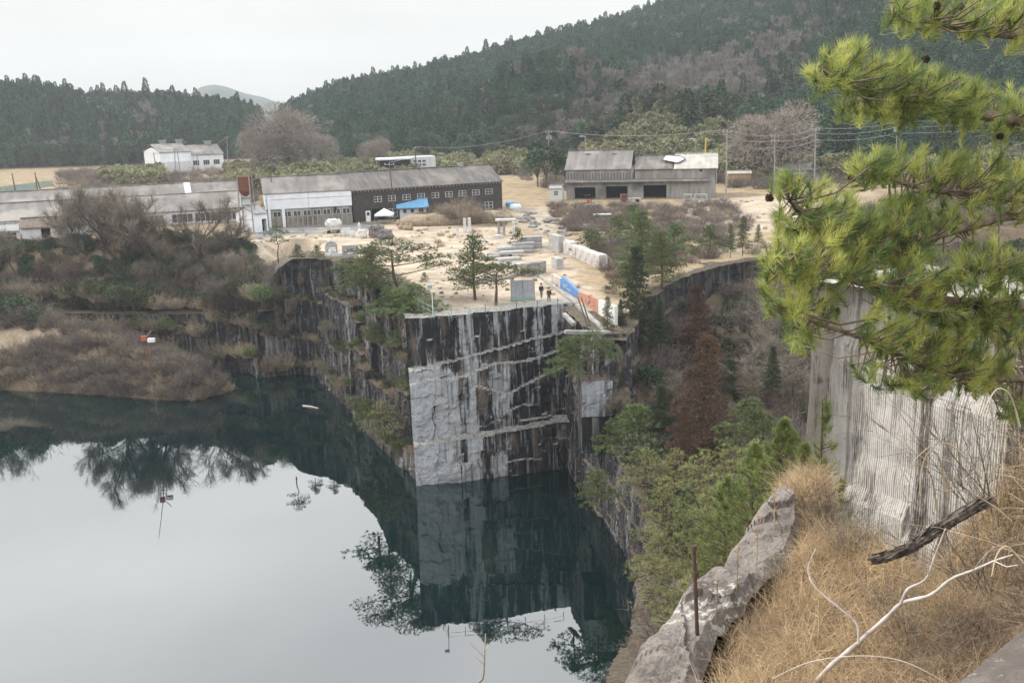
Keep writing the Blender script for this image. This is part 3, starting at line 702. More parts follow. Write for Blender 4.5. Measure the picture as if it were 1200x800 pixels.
def shell(parent, mat, x0, x1, y0, y1, h, zr, openings=(), ridge=.5, name='wall', zb=-1.2, th=.2):
    """walls: the front is built round rectangular openings (xa, xb, za, zb)"""
    b = MB()
    xs = sorted({x0, x1, *[o[0] for o in openings], *[o[1] for o in openings]})
    for xa, xb in zip(xs[:-1], xs[1:]):
        ops = sorted([(o[2], o[3]) for o in openings if o[0] <= xa + 1e-6 and o[1] >= xb - 1e-6]); z = zb
        for (a, c) in ops + [(h, h)]:
            if a > z + 1e-4: b.box(((xa + xb) / 2, y0 + th / 2, (z + a) / 2), (xb - xa, th, a - z))
            z = max(z, c)
    b.box(((x0 + x1) / 2, y1 - th / 2, (zb + h) / 2), (x1 - x0, th, h - zb))
    yr = y0 + (y1 - y0) * ridge
    for x in (x0 + th / 2, x1 - th / 2):
        s = th / 2; P = [(y0 + th, zb), (y1 - th, zb), (y1 - th, h - .03), (yr, zr - .18), (y0 + th, h - .03)]
        V = [(x - s, y, z) for y, z in P] + [(x + s, y, z) for y, z in P]
        b.add(V, [[4, 3, 2, 1, 0], [5, 6, 7, 8, 9]]); b.add(V, [[i, (i + 1) % 5, 5 + (i + 1) % 5, 5 + i] for i in range(5)])
    return b.build(name, mat, parent)
def floor_in(parent, x0, x1, y0, y1, mat=None):
    pass
def window(parent, x0, x1, z0, z1, y=0, nx_=2, nz_=2, fmat=None, fw_=.09, back=.1, label=None):
    fm = fmat or M_frame; b = MB()
    for x in np.linspace(x0, x1, nx_ + 1): b.box((x, y + .02, (z0 + z1) / 2), (fw_, .12, z1 - z0 + fw_))
    for z in np.linspace(z0, z1, nz_ + 1): b.box(((x0 + x1) / 2, y + .03, z), (x1 - x0 + fw_, .1, fw_))
    f = b.build('window', fm, parent); g_ = MB(); g_.box(((x0 + x1) / 2, y + back, (z0 + z1) / 2), (x1 - x0, .04, z1 - z0)); g_.build('pane', M_glass, f); return f
def vent(parent, x, y, z, s=1.):
    b = MB(); b.box((x, y, z + .25 * s), (1.1 * s, .8 * s, .6 * s)); b.box((x, y, z + .62 * s), (1.5 * s, 1.1 * s, .16 * s)); return b.build('roof_vent', M_metalg, parent)
def shade_panel(parent, x0, x1, y, z0, z1):
    b = MB(); b.box(((x0 + x1) / 2, y, (z0 + z1) / 2), (x1 - x0, .06, z1 - z0)); return b.build('doorway', M_black, parent)  # black sheet standing in for the shade inside an opening

# dark timber warehouse
A, B = at(415, 261), at(589, 247); L, rz = to_local(A, B)
w1 = thing('timber_warehouse', (A[0], A[1], ZP), 'long dark timber warehouse with a row of white framed upper windows behind the yard', 'building', rz=rz)
wn = []; xw = [L * (q - 500) / 655 for q in (603, 662, 725, 788, 850, 911, 972, 1033, 1093)]
ops = [(x - .85, x + .85, 3.9, 5.0) for x in xw] + [(L * .115, L * .2, 0, 2.5), (L * .22, L * .28, .6, 2.3), (L * .875, L * .93, .7, 2.2)]
shell(w1, M_wood, 0, L, 0, 13, 6.6, 9.4, ops)
b = MB()
for x in np.arange(.2, L, .62): b.box((x, -.03, 2.7), (.07, .05, 7.4))
b.build('batten', M_wood, w1)
b = MB()
b.box((L / 2, -.1, 6.42), (L, .14, .06))
for x in np.arange(.3, L, .8): b.box((x, -.1, 6.25), (.3, .16, .34))
b.build('eaves_trim', pmat('pale eaves boards', (.28, .26, .24), (.16, .15, .14), 2, .9), w1)
for x in xw: window(w1, x - .85, x + .85, 3.9, 5.0)
window(w1, L * .22, L * .28, .6, 2.3, nx_=2, nz_=2); window(w1, L * .875, L * .93, .7, 2.2)
shade_panel(w1, L * .115, L * .2, .9, 0, 2.5)
b = MB(); b.box((L * .09, -.06, 1.1), (1.0, .1, 2.2)); d = b.build('door', M_white, w1); b = MB(); b.box((L * .09, -.13, 1.6), (.6, .05, .7)); b.build('pane', M_glass, d)
gable_roof('roof', M_roofd, w1, 0, L, 0, 13, 6.75, 9.9)
for q in (.3, .8): vent(w1, L * q, 6.5, 9.9, .9 if q > .5 else .6)
# white-fronted works
A, B = at(313, 267), at(413.5, 261.2); L, rz = to_local(A, B)
w2 = thing('white_workshop', (A[0], A[1], ZP), 'white fronted workshop with concrete bays below, joined to the left end of the timber warehouse', 'building', rz=rz)
ops = []; nb = 8
for i in range(nb):
    x0, x1 = L * (.07 + .92 * i / nb) + .25, L * (.07 + .92 * (i + 1) / nb) - .25; ops.append((x0, x1, 2.0, 3.1))
shell(w2, M_wallg, 0, L, 0, 13, 3.6, 3.9, ops)
b = MB(); b.box((L / 2, -.05, 5.2), (L + .1, .3, 3.2)); b.box((L / 2, 6.6, 5.0), (L - .3, 12.5, 2.6)); b.build('upper_wall', M_white, w2)
b = MB(); b.box((L / 2, -.22, 5.55), (L + .1, .05, .08)); [b.box((x, -.22, 5.2), (.06, .05, 3.2)) for x in (L * .5, L * .02)]; b.build('panel_joint', M_metalg, w2)
for o in ops: window(w2, o[0], o[1], 2.0, 3.1, nx_=2, nz_=1)
for i in range(nb * 2 + 1):
    b = MB(); x = L * (.07 + .92 * i / nb / 2); b.box((x, -.14, 1.0), (.3, .3, 2.4)); b.build('pillar', pmat('yellowed cement', (.3, .26, .19), (.2, .18, .15), 1.5, .9), w2)
b = MB(); b.box((L * .2, -.3, 1.6), (.6, .3, 4.)); b.box((L * .04, -.3, 2.6), (.5, .3, 6.0)); b.build('white_post', M_white, w2)
gable_roof('roof', M_roofg, w2, 0, L, 0, 13, 6.9, 9.7, ov=.3, ribs=1.6)
b = MB(); b.box((L * .8, -.5, 3.2), (.5, .5, .7)); b.build('light_fitting', M_black, w2)
# long shed left, two spans
A, B = at(-70, 263, 21.5), at(287, 242, 21.5); L, rz = to_local(A, B)
w3 = thing('long_shed', (A[0], A[1], ZP), 'very long low white shed with patched grey roof at left behind the bare trees', 'building', rz=rz)
ops = [(L * q, L * q + 4.2, .4, 2.2) for q in (.64, .74, .82, .88, .93)]
shell(w3, M_wallw, 0, L, 0, 16, 2.9, 5., ops)
for o in ops: window(w3, o[0], o[1], .4, 2.2, nx_=4, nz_=1, back=.12)
gable_roof('roof', M_roofg, w3, 0, L, 0, 16, 3.05, 5.9, ribs=1.8)
w4 = thing('rear_shed', (A[0] - math.sin(rz) * 17 - 2, A[1] + math.cos(rz) * 17, ZP), 'second long grey roofed shed directly behind the first at left with a pale skylight strip', 'building', rz=rz)
shell(w4, M_wallw, 0, L + 5, 0, 16, 3.6, 5.6, [])
gable_roof('roof', M_roofg, w4, 0, L + 5, 0, 16, 3.8, 7.2, ribs=1.8)
b = MB(); V = [(L * .84, .0, 4.02), (L * .84 + 1.4, 0., 4.02), (L * .84 + 1.4, 7.6, 7.25), (L * .84, 7.6, 7.25)]; b.ngon(V); b.build('skylight', M_white, w4)
# little brown-roofed shed and low white shed
A, B = at(27, 281), at(105, 276); L, rz = to_local(A, B)
w5 = thing('brown_roofed_shed', (A[0], A[1], ZP), 'small pale walled shed with brown roof in front of the long shed', 'building', rz=rz)
shell(w5, M_wallw, 0, L, 0, 7, 2.3, 3.3, [(L * .28, L * .42, 0, 1.9)]); shade_panel(w5, L * .28, L * .42, .8, 0, 1.9); gable_roof('roof', M_roofb, w5, 0, L, 0, 7, 2.4, 3.8)
A, B = at(-12, 284), at(24, 281); L, rz = to_local(A, B)
w6 = thing('low_white_shed', (A[0], A[1], ZP), 'low white shed with tarpaulin grey roof at the left edge beside the brown roofed shed', 'building', rz=rz)
shell(w6, M_wallw, 0, L, 0, 6, 1.9, 2.7, [(L * .55, L * .9, .2, 1.5)]); window(w6, L * .55, L * .9, .2, 1.5, back=.14); gable_roof('roof', M_metalg, w6, 0, L, 0, 6, 2.0, 3.0)
# pale shed beside hopper
A, B = at(296, 272), at(311, 270); L, rz = to_local(A, B)
w7 = thing('pale_shed', (A[0], A[1], ZP), 'narrow pale gabled shed between the rusty hopper and the white workshop', 'building', rz=rz)
shell(w7, M_white, 0, L, -1, 5, 3.6, 4.8, [(L * .55, L * .9, 0, 2.4)]); shade_panel(w7, L * .55, L * .9, 0, 0, 2.4); gable_roof('roof', M_metalg, w7, 0, L, -1, 5, 3.7, 5.1, ov=.25)
# rusty hopper on legs
A = at(292, 272); hp = thing('hopper_tower', (A[0], A[1], ZP), 'rusty square hopper standing on tall thin legs beside the long shed', 'hopper')
b = MB(); b.box((0, 0, 9.3), (2.0, 2.0, 2.9)); b.add([(-1, -1, 7.85), (1, -1, 7.85), (1, 1, 7.85), (-1, 1, 7.85), (-.3, -.3, 6.9), (.3, -.3, 6.9), (.3, .3, 6.9), (-.3, .3, 6.9)], [[0, 4, 5, 1], [1, 5, 6, 2], [2, 6, 7, 3], [3, 7, 4, 0], [7, 6, 5, 4]])
for z in (8.1, 9.3, 10.5): b.box((0, 0, z), (2.12, 2.12, .12))
b.build('bin', M_rust, hp)
for sx in (-1, 1):
    for sy in (-1, 1):
        b = MB(); b.tube([(sx * 1.25, sy * 1.2, -.3), (sx * 1.1, sy * 1.05, 10.9)], .12, 6); b.build('leg', M_pole, hp)
b = MB()
for z in (2.5, 5.):
    for a, c in (((-1.15, -1.15), (1.15, -1.15)), ((1.15, -1.15), (1.15, 1.15)), ((1.15, 1.15), (-1.15, 1.15)), ((-1.15, 1.15), (-1.15, -1.15))): b.tube([(*a, z), (*c, z)], .06, 4)
b.build('brace', M_pole, hp)
# right-hand works
A, B = at(664, 233.5), at(838, 231.5); L, rz = to_local(A, B); u = L / 174
w8 = thing('derelict_works', (A[0], A[1], ZP), 'derelict grey works with three dark vehicle openings and a torn roof patch at right', 'building', rz=rz)
ops = [(37 * .267 * u, 130 * .267 * u, 0, 3.2), (177 * .267 * u, 272 * .267 * u, 0, 3.4), (342 * .267 * u, 442 * .267 * u, 0, 3.5)]
xm = 298 * .267 * u
shell(w8, M_wallg, 0, L, 0, 15, 4.2, 4.5, ops)
for o in ops: shade_panel(w8, o[0] - .5, o[1] + .5, 5., -.2, 4.)
for o in ops: 
    b = MB(); b.box(((o[0] + o[1]) / 2, .25, o[3] - .2), (o[1] - o[0], .12, .4)); b.build('shutter_box', M_metalg, w8)
b = MB(); b.box((xm / 2, 7.6, 5.7), (xm, 14.8, 3.2)); b.box(((xm + L) / 2 + .1, 7.6, 5.6), (L - xm - .4, 14.8, 2.9)); b.build('upper_wall', M_wallg, w8)
b = MB()
for x in np.arange(.5, xm, .75): b.box((x, .14, 5.4), (.35, .1, 1.6))
b.build('slat', pmat('grey slats', (.16, .155, .15), (.1, .1, .1), 2, .9), w8)
b = MB(); b.add([(-.3, .1, 4.7), (L * .97, .1, 4.6), (L * .97, -1.5, 4.15), (-.3, -1.5, 4.2), (-.3, .1, 4.55), (L * .97, .1, 4.45), (L * .97, -1.5, 4.0), (-.3, -1.5, 4.05)], [[0, 3, 2, 1], [4, 5, 6, 7], [3, 7, 6, 2], [0, 4, 7, 3], [1, 2, 6, 5]]); b.build('canopy', M_roofd, w8)
gable_roof('roof', M_roofg, w8, 0, xm - .3, .2, 15, 7.3, 11.3, ribs=1.3)
gable_roof('roof', M_roofd, w8, xm + .6, xm + 9.2, .2, 15, 7.1, 9.8, ribs=1.3)
r2 = gable_roof('roof', M_roofw, w8, xm + 10, L + .3, .2, 15, 7.1, 10.1, ribs=1.3); r2['label'] = 'pale bare roof with dark rim'
b = MB(); P = [(L - 12.8, 3.2, 8.75), (L - 9, 1.9, 8.0), (L - 7.2, 3.8, 8.78), (L - 8.5, 5.6, 9.46), (L - 12, 6.2, 9.7)]; b.add([(x, y, z + .12) for x, y, z in P] + [(x, y, z + .05) for x, y, z in P], [[0, 1, 2, 3, 4]]); b.build('torn_patch', M_white, w8)
b = MB(); b.tube([(x, y, z + .2) for x, y, z in P + [P[0]]], .14, 4); b.build('roof_tear', M_roofd, w8)
for x in (.28, .68):
    vent(w8, xm * x, 6.0, 10.2, .8)
window(w8, xm + 15.5, xm + 16.5, 6., 6.8, y=.1, nx_=1, nz_=1, back=.06)
b = MB(); b.box((L + .2, 7.5, 3), (.12, 14.5, 7.8)); b.build('end_wall', M_wallw, w8)
A = at(655, 235); ann = thing('annex_hut', (A[0], A[1], ZP), 'small white annex hut against the left end of the derelict works', 'building', rz=rz)
shell(ann, M_wallw, -2.2, .9, 0, 3, 2.9, 3.3, [(-1.2, -.2, 1.2, 2.3)]); window(ann, -1.2, -.2, 1.2, 2.3, back=.14); gable_roof('roof', M_metalg, ann, -2.2, .9, 0, 3, 3., 3.6, ov=.2)
# ochre hut, grey roof beyond
A, B = at(853, 217), at(880, 216.5); L, rz = to_local(A, B)
w9 = thing('ochre_hut', (A[0], A[1], ZP), 'low ochre hut with flat pale roof right of the derelict works', 'building', rz=rz)
shell(w9, M_ochre, 0, L, 0, 5, 3.2, 3.5, [(L * .3, L * .45, 0, 1.6)]); shade_panel(w9, L * .3, L * .45, .5, 0, 1.6); gable_roof('roof', M_roofw, w9, 0, L, 0, 5, 3.2, 3.6)
A, B = at(914, 215), at(985, 211); L, rz = to_local(A, B)
w10 = thing('grey_long_hut', (A[0], A[1], ZP), 'long hut with broad grey brown roof behind the bare bushes at right', 'building', rz=rz)
shell(w10, M_wallg, 0, L, 0, 9, 3.4, 4.5, [(L * .2, L * .35, 1, 2.4)]); window(w10, L * .2, L * .35, 1, 2.4, back=.14); gable_roof('roof', M_roofg, w10, 0, L, 0, 9, 3.5, 5.0, ribs=1.6)
# far white factory on the left
A, B = at(190, 205), at(226, 203); L, rz = to_local(A, B)
wf = thing('white_factory', (A[0], A[1], ZP), 'white factory with three roof vents in front of the left forest', 'building', rz=rz)
D_ = np.array(at(262, 196)[:2]) - np.array(B[:2]); 
shell(wf, M_white, 0, L, 0, 34, 9, 11., [(L * .12, L * .5, 3.2, 4.4), (L * .6, L * .85, 3.2, 4.4)])
window(wf, L * .12, L * .5, 3.2, 4.4, nx_=5, nz_=1, back=.14); window(wf, L * .6, L * .85, 3.2, 4.4, nx_=3, nz_=1, back=.14)
b = MB(); b.box((L * .5, -2.2, 3.0), (L * .8, 4, 4.4)); b.build('lean_to', M_wallw, wf)
wr = thing('factory_wing', (B[0], B[1], ZP), 'grey roofed wing running right from the white factory', 'building', rz=rz)
L2 = L * 1.15
shell(wr, M_white, 0, L2, 4, 24, 7.4, 9.5, [(L2 * (.1 + .3 * i), L2 * (.28 + .3 * i), 3, 5) for i in range(3)])
for i in range(3): window(wr, L2 * (.1 + .3 * i), L2 * (.28 + .3 * i), 3, 5, y=4, nx_=3, nz_=1, back=.14)
gable_roof('roof', M_roofg, wr, 0, L2, 4, 24, 7.5, 11.2, ribs=2)
gable_roof('roof', M_roofg, wf, 0, L, 0, 34, 9.1, 12.2, ribs=2)
vent(wf, L * .4, 17, 12.2, 2.2); vent(wf, L * .95, 17, 12.2, 2.2); vent(wr, L2 * .75, 14, 11.2, 2.2)
A, B = at(-8, 196.5), at(13, 195.5); L, rz = to_local(A, B)
wh = thing('far_hut', (A[0], A[1], ZP), 'tiny grey and white hut in the field at the far left edge', 'building', rz=rz)
shell(wh, M_wallw, 0, L, 0, 8, 4.5, 5.6, [(L * .3, L * .5, 0, 3)]); shade_panel(wh, L * .3, L * .5, 1, 0, 3); gable_roof('roof', M_metalg, wh, 0, L, 0, 8, 4.6, 6.2, ribs=2)
# low building beyond the timber warehouse ridge
A, B = at(447, 213), at(512, 210); L, rz = to_local(A, B)
wb = thing('depot_building', (A[0], A[1], ZP), 'low white depot with a solid black left side showing above the timber warehouse roof', 'building', rz=rz)
b = MB(); b.box((L * .27, 4, 3.2), (L * .54, 8, 7)); b.build('black_side', M_black, wb); b = MB(); b.box((L * .76, 4, 3.6), (L * .46, 8, 8)); b.build('wall', M_wallw, wb)  # solid black box for the dark side of the depot
b = MB(); b.box((L * .27, 3.8, 7.2), (L * .6, 9.4, .5)); b.build('roof', M_white, wb)
b = MB(); [b.box((L * q, -.1, z), (1., .2, .6)) for q in (.62, .7, .78) for z in (5, 6.2)]; b.build('window', M_glass, wb)
# blue roofed hut
A, B = at(469, 257), at(500, 255.5); L, rz = to_local(A, B)
hb_ = thing('blue_roofed_hut', (A[0], A[1], ZP), 'small grey hut with a light blue tin roof in front of the timber warehouse', 'hut', rz=rz)
shell(hb_, M_wallw, 0, L, 0, 4, 2.7, 3.5, [(L * .12, L * .26, 1.2, 2.1), (L * .4, L * .54, 1.2, 2.1), (L * .7, L * .9, 1., 2.1)])
for q in ((.12, .26), (.4, .54), (.7, .9)): window(hb_, L * q[0], L * q[1], 1.2 if q[0] < .6 else 1., 2.1, back=.14, nx_=1, nz_=1)
gable_roof('roof', M_blue, hb_, 0, L, 0, 4, 2.8, 3.9, ov=.7, ribs=.8)
# tent
A = at(451, 262); tn = thing('canopy_tent', (A[0], A[1], ZP), 'small white canopy tent pitched before the dark doorway of the timber warehouse', 'tent')
b = MB(); s = 1.8; b.add([(-s, -s, 2.0), (s, -s, 2.0), (s, s, 2.0), (-s, s, 2.0), (0, 0, 3.1), (-s, -s, 1.65), (s, -s, 1.65), (s, s, 1.65), (-s, s, 1.65)], [[0, 1, 4], [1, 2, 4], [2, 3, 4], [3, 0, 4]]); b.add(np.array([(-s, -s, 2.0), (s, -s, 2.0), (s, s, 2.0), (-s, s, 2.0), (-s, -s, 1.65), (s, -s, 1.65), (s, s, 1.65), (-s, s, 1.65)]), [[4, 5, 1, 0], [5, 6, 2, 1], [6, 7, 3, 2], [7, 4, 0, 3]]); b.build('roof', M_white, tn)
for sx in (-1, 1):
    for sy in (-1, 1): b = MB(); b.tube([(sx * s * .97, sy * s * .97, 0), (sx * s * .97, sy * s * .97, 1.9)], .04, 5); b.build('leg', M_metalg, tn)
b = MB(); b.box((0, 0, .72), (2.4, 1.2, .06)); [b.box((sx * 1.1, sy * .5, .35), (.06, .06, .7)) for sx in (-1, 1) for sy in (-1, 1)]
tag(b.build('folding_table', M_metalg, None, loc=(A[0], A[1], ZP)), 'grey folding table standing under the white canopy tent', 'table')

# ---------------------------------------------------------------- utility poles and lines
def pole_at(px, py, tx, ty, label, arms=1, mat=None, D=None, r=.13, lamp=False, kind='utility_pole', cat='pole', trafo=False, group='utility poles'):
    B = at(px, py) if D is None else atd(px, py, D)
    D_ = math.hypot(B[0], B[1]); T = atd(tx, ty, D_); z0 = hz(B[0], B[1])
    t = thing(kind, (B[0], B[1], z0), label, cat, group)
    b = MB(); top = (T[0] - B[0], T[1] - B[1], T[2] - z0); b.tube([(0, 0, -.5), top], [r * 1.2, r * .8], 7); b.build('shaft', mat or M_pole, t)
    for k in range(arms):
        b = MB(); z = top[2] - .5 - k * 1.1; f = z / top[2]; b.box((top[0] * f, top[1] * f - .1, z), (2.0, .12, .12)); a = b.build('crossarm', M_metalg, t)
        b = MB()
        for x in (-.9, 0, .9): b.tube([(top[0] * f + x, top[1] * f - .1, z), (top[0] * f + x, top[1] * f - .1, z + .3)], .06, 5)
        b.build('insulators', M_white, a)
    if lamp:
        b = MB(); b.tube([top, (top[0] - .9, top[1] - .5, top[2] + .15)], .05, 5); b.box((top[0] - 1.2, top[1] - .6, top[2] + .1), (.7, .3, .16)); b.build('lamp_head', M_white, t)
    if trafo:
        for x in (-.5, .5): b = MB(); b.tube([(top[0] + x, top[1] - .3, top[2] - 2.6), (top[0] + x, top[1] - .3, top[2] - 1.5)], .32, 8); b.build('transformer', M_metalg, t)
    return (B[0] + top[0], B[1] + top[1], z0 + top[2])
tops = {}
tops['a'] = pole_at(463.5, 259, 456, 190, 'thin dark pole standing in front of the middle of the timber warehouse', 1, M_bark, r=.12)
pole_at(320, 264, 317.5, 202, 'slim dark pole in front of the left end of the white workshop', 0, M_bark, r=.1)
tops['c'] = pole_at(487, 212, 487, 172, 'dark pole with crossarm behind the ridge of the timber warehouse', 1, M_bark, r=.2)
pole_at(18.5, 226, 14, 203, 'leftmost brown pole standing in the tan field', 0, M_bark, r=.2)
pole_at(44, 224, 41, 202, 'brown pole with leaning brace in the tan field', 0, M_bark, r=.2); pole_at(48.5, 224, 42.5, 208, 'leaning brace propped against the pole in the tan field', 0, M_bark, r=.16)
pole_at(169.5, 216, 167, 190, 'stout brown pole in the dry brush left of the white factory', 0, M_bark, r=.22)
tops['d'] = pole_at(185, 212, 180, 179, 'pale pole just left of the white factory', 1, r=.2)
tops['e'] = pole_at(206, 208, 204.5, 174, 'pale pole in front of the left end of the white factory', 1, r=.2)
pole_at(212.5, 210, 207.5, 174, 'leaning pole close beside another in front of the white factory', 0, r=.16)
tops['f'] = pole_at(233, 207, 230.5, 179, 'pale pole in front of the factory wing', 1, r=.2)
pole_at(200.5, 216, 200, 204, 'short dark stub pole in the dry brush', 0, M_bark, r=.22)
tops['g'] = pole_at(266, 190, 266, 160, 'thin pole rising behind the factory wing at the forest', 1, r=.16, D=470)
tops['h'] = pole_at(643, 195, 643, 153, 'pale pole with transformer at the foot of the hill between the two works', 1, trafo=True, r=.2, D=300)
pole_at(686.5, 200, 686, 160, 'street lamp pole behind the derelict works roof', 0, lamp=True, kind='street_lamp', cat='street lamp', D=265)
pole_at(815, 200, 815, 163, 'grey street lamp pole behind the right end of the derelict works', 0, lamp=True, kind='street_lamp', cat='street lamp', D=260, r=.12)
pole_at(826, 200, 827, 162, 'yellow post behind the right end of the derelict works', 0, pmat('yellow paint', (.45, .36, .06), (.4, .3, .05), 2, .7), D=258, r=.22, kind='marker_post', cat='post')
tops['i'] = pole_at(851, 217, 852, 152, 'tall grey pole at the right corner of the derelict works', 1, D=236, r=.17)
tops['j'] = pole_at(908, 207, 908, 158, 'pole with two crossarms left of the grey long hut', 2, D=262, r=.16)
tops['k'] = pole_at(955, 202, 956, 150, 'white topped pole behind the grey long hut', 1, D=270, r=.17)
tops['l'] = pole_at(1051, 200, 1051, 143, 'pole with paired transformers above the near pine branch', 1, trafo=True, D=285, r=.17)
tops['m'] = pole_at(1290, 200, 1290, 125, 'pole beyond the right edge of the view', 1, D=300, r=.17)
def wire(a, c, label, sag=1.2, dz=0, off=0):
    a = np.array(a) + [off, 0, dz]; c = np.array(c) + [off, 0, dz]; t = np.linspace(0, 1, 14)[:, None]
    P = a + (c - a) * t; P[:, 2] -= sag * 4 * (t * (1 - t))[:, 0]; b = MB(); b.tube(P, .06, 3)
    tag(b.build('power_line', M_wire), label, 'power line', 'power lines between the poles')
for p, q in ('ij', 'jk', 'kl', 'lm'):
    for dz in (0, -1.4, -3.):
        wire(tops[p], tops[q], 'thin dark cable in a set of three crossing the forest at right', dz=dz, sag=.8)
for p, q in ('de', 'ef', 'fg'): wire(tops[p], tops[q], 'thin dark cable strung past the white factory', sag=1.0)
wire(tops['a'], tops['c'], 'thin cable running back over the timber warehouse roof')
wire(tops['c'], tops['h'], 'thin dark cable crossing behind both works', sag=2)
wire(tops['h'], tops['i'], 'thin dark cable crossing behind the derelict works roof', sag=1.5)
# green field netting far left
A, B = at(-10, 229), at(62, 219); b = MB(); k = 14
t = thing('net_fence', (A[0], A[1], ZP), 'long pale green net fence across the tan field at far left', 'fence')
for i in range(k): b = MB(); q = i / (k - 1); b.tube([((B[0] - A[0]) * q, (B[1] - A[1]) * q, 0), ((B[0] - A[0]) * q, (B[1] - A[1]) * q, 2.6)], .09, 4); b.build('post', M_metalg, t)
b = MB(); b.add([(0, 0, .2), (B[0] - A[0], B[1] - A[1], .2), (B[0] - A[0], B[1] - A[1], 2.3), (0, 0, 2.3)], [[0, 1, 2, 3]]); b.build('netting', pmat('pale green net', (.26, .33, .29), (.2, .27, .24), .6, .9), t)

# ---------------------------------------------------------------- yard: stones, sculptures, blocks
def rock(b, c, d, seed=0, rz=0, mi=0, rough=.12, n=3):
    r = np.random.default_rng(seed + int(abs(c[0] * 31 + c[1] * 17)) % 9999); bm = bmesh.new(); bmesh.ops.create_cube(bm, size=1); bmesh.ops.subdivide_edges(bm, edges=bm.edges, cuts=n, use_grid_fill=True)
    V = np.array([v.co[:] for v in bm.verts]); Fc = [[v.index for v in f.verts] for f in bm.faces]; bm.free()
    s = V / np.max(np.abs(V), 1, keepdims=True) * .5; sp_ = nrm(V) * .56; V = V * .55 + sp_ * .45
    ph = r.random(3) * 9; V = V + nrm(V) * (rough * (np.sin(V[:, [0]] * 7 + ph[0]) * np.sin(V[:, [1]] * 6 + ph[1]) + np.sin(V[:, [2]] * 8 + ph[2]) * .5)) + r.normal(size=V.shape) * rough * .14
    V = V * np.array(d); ca, sa = math.cos(rz), math.sin(rz); V = np.stack([V[:, 0] * ca - V[:, 1] * sa, V[:, 0] * sa + V[:, 1] * ca, V[:, 2]], 1) + np.array(c)
    b.add(V, Fc, mi)
rocks_proto = []
for i in range(5):
    b = MB(); rock(b, (0, 0, .3), (1.3, 1., .8), i * 13 + 1, rough=.16, n=3); rocks_proto.append(b.mesh('boulder', M_stoned))
blocks_proto = []
for i in range(4):
    b = MB(); r_ = np.random.default_rng(i); w = r_.uniform(.8, 1.2); b.box((0, 0, .4), (1.6 * w, 1.0, .9), taper=.97); rock(b, (.1, .05, .5), (1.5 * w, .95, .75), i, rough=.05); blocks_proto.append(b.mesh('block', M_stone))
def put(me, kind, label, cat, group, px, py, sc, z=ZP, rz=None, sink=.1):
    P = at(px, py, z); return one(me, kind, label, cat, group, P[0], P[1], sc, rz=rz, sink=sink)
def obj_at(b, name, mat, px, py, label, cat, group=None, rz=0, sc=1., smooth=False):
    P = at(px, py); o = b.build(name, mat, loc=(P[0], P[1], hz(P[0], P[1]))); o.rotation_euler = (0, 0, rz); o.scale = (sc,) * 3; return tag(o, label, cat, group)
b = MB(); rock(b, (0, 0, 1.55), (2.7, 2.2, 2.2), 3, rough=.1, n=5); t = obj_at(b, 'pale_boulder', M_stonew, 391, 273, 'big pale rough boulder raised on low timber bearers in the yard', 'boulder')
b = MB(); [b.box((x, 0, .2), (.3, 2.2, .5)) for x in (-.9, .9)]; P = at(391, 273); tag(b.build('timber_bearers', M_wood, loc=(P[0], P[1], hz(P[0], P[1]))), 'low dark bearers under the big pale boulder', 'bearers')
for i, (x, y, h_) in enumerate(((403.5, 277, 1.5), (408.5, 277, 1.6), (413.5, 278, 1.2))):
    b = MB(); b.box((0, 0, h_ / 2 - .05), (.75, .5, h_ + .1), taper=.85); rock(b, (0, 0, h_ * .5), (.85, .6, h_ * .95), i, rough=.06)
    obj_at(b, 'standing_stone', M_stonew, x, y, ('left pale upright slab of the three right of the big boulder', 'tallest middle pale slab of the three right of the big boulder', 'short right hand pale slab of the three near the big boulder')[i], 'stone', rz=.2 * i)
b = MB(); b.tube([(0, 0, -.1), (0, 0, .6), (0, 0, .9), (0, 0, 1.7), (0, 0, 2.2)], [.45, .4, .2, .28, .05], 8); obj_at(b, 'carved_spire', M_stonew, 421.5, 274, 'small pale carved spire in the middle of the yard', 'sculpture')
b = MB(); rock(b, (0, 0, .7), (1.2, 1, 1.5), 8, rough=.1, n=4); obj_at(b, 'white_lump', M_stonew, 426, 279, 'white rounded stone lump below the carved spire', 'stone')
b = MB(); rock(b, (0, 0, 1.1), (2.4, 1.5, 1.9), 5, rough=.16, n=4); obj_at(b, 'dark_boulder', M_stoned, 441, 278, 'brown leaning boulder behind the big left pine', 'boulder', rz=.5)
b = MB(); rock(b, (0, 0, .8), (2.2, 1.5, 1.5), 6, rough=.16, n=4); obj_at(b, 'dark_boulder', M_stoned, 452, 280, 'low brown boulder just right of the leaning boulder', 'boulder', rz=.2)
# disc sculpture, moon panel
P = at(389, 299); t = thing('disc_sculpture', (P[0], P[1], ZP), 'grey slab sculpture with rounded top on a plinth near the cliff edge', 'sculpture')
b = MB(); pts = [(-.95, .3), (.95, .3), (.95, 1.6), (.7, 2.1), (0, 2.3), (-.6, 2.1), (-1, 1.5)]; V = [(x, -.18, z) for x, z in pts] + [(x, .18, z) for x, z in pts]; b.add(V, [[6, 5, 4, 3, 2, 1, 0][::-1], [7, 8, 9, 10, 11, 12, 13][::-1]]); b.add(V, [[i, (i + 1) % 7, 7 + (i + 1) % 7, 7 + i] for i in range(7)]); b.build('slab', M_stone, t)
b = MB(); b.box((.4, -.5, .15), (2.6, 1.3, .5)); b.build('plinth', M_stonew, t); b = MB(); rock(b, (.2, -.4, .8), (1., .6, .9), 4); b.build('carved_figure', M_stonew, t)
P = at(411, 301.5); t = thing('crescent_panel', (P[0], P[1], ZP), 'square grey stone panel with a white crescent carved in it', 'sculpture', rz=.06)
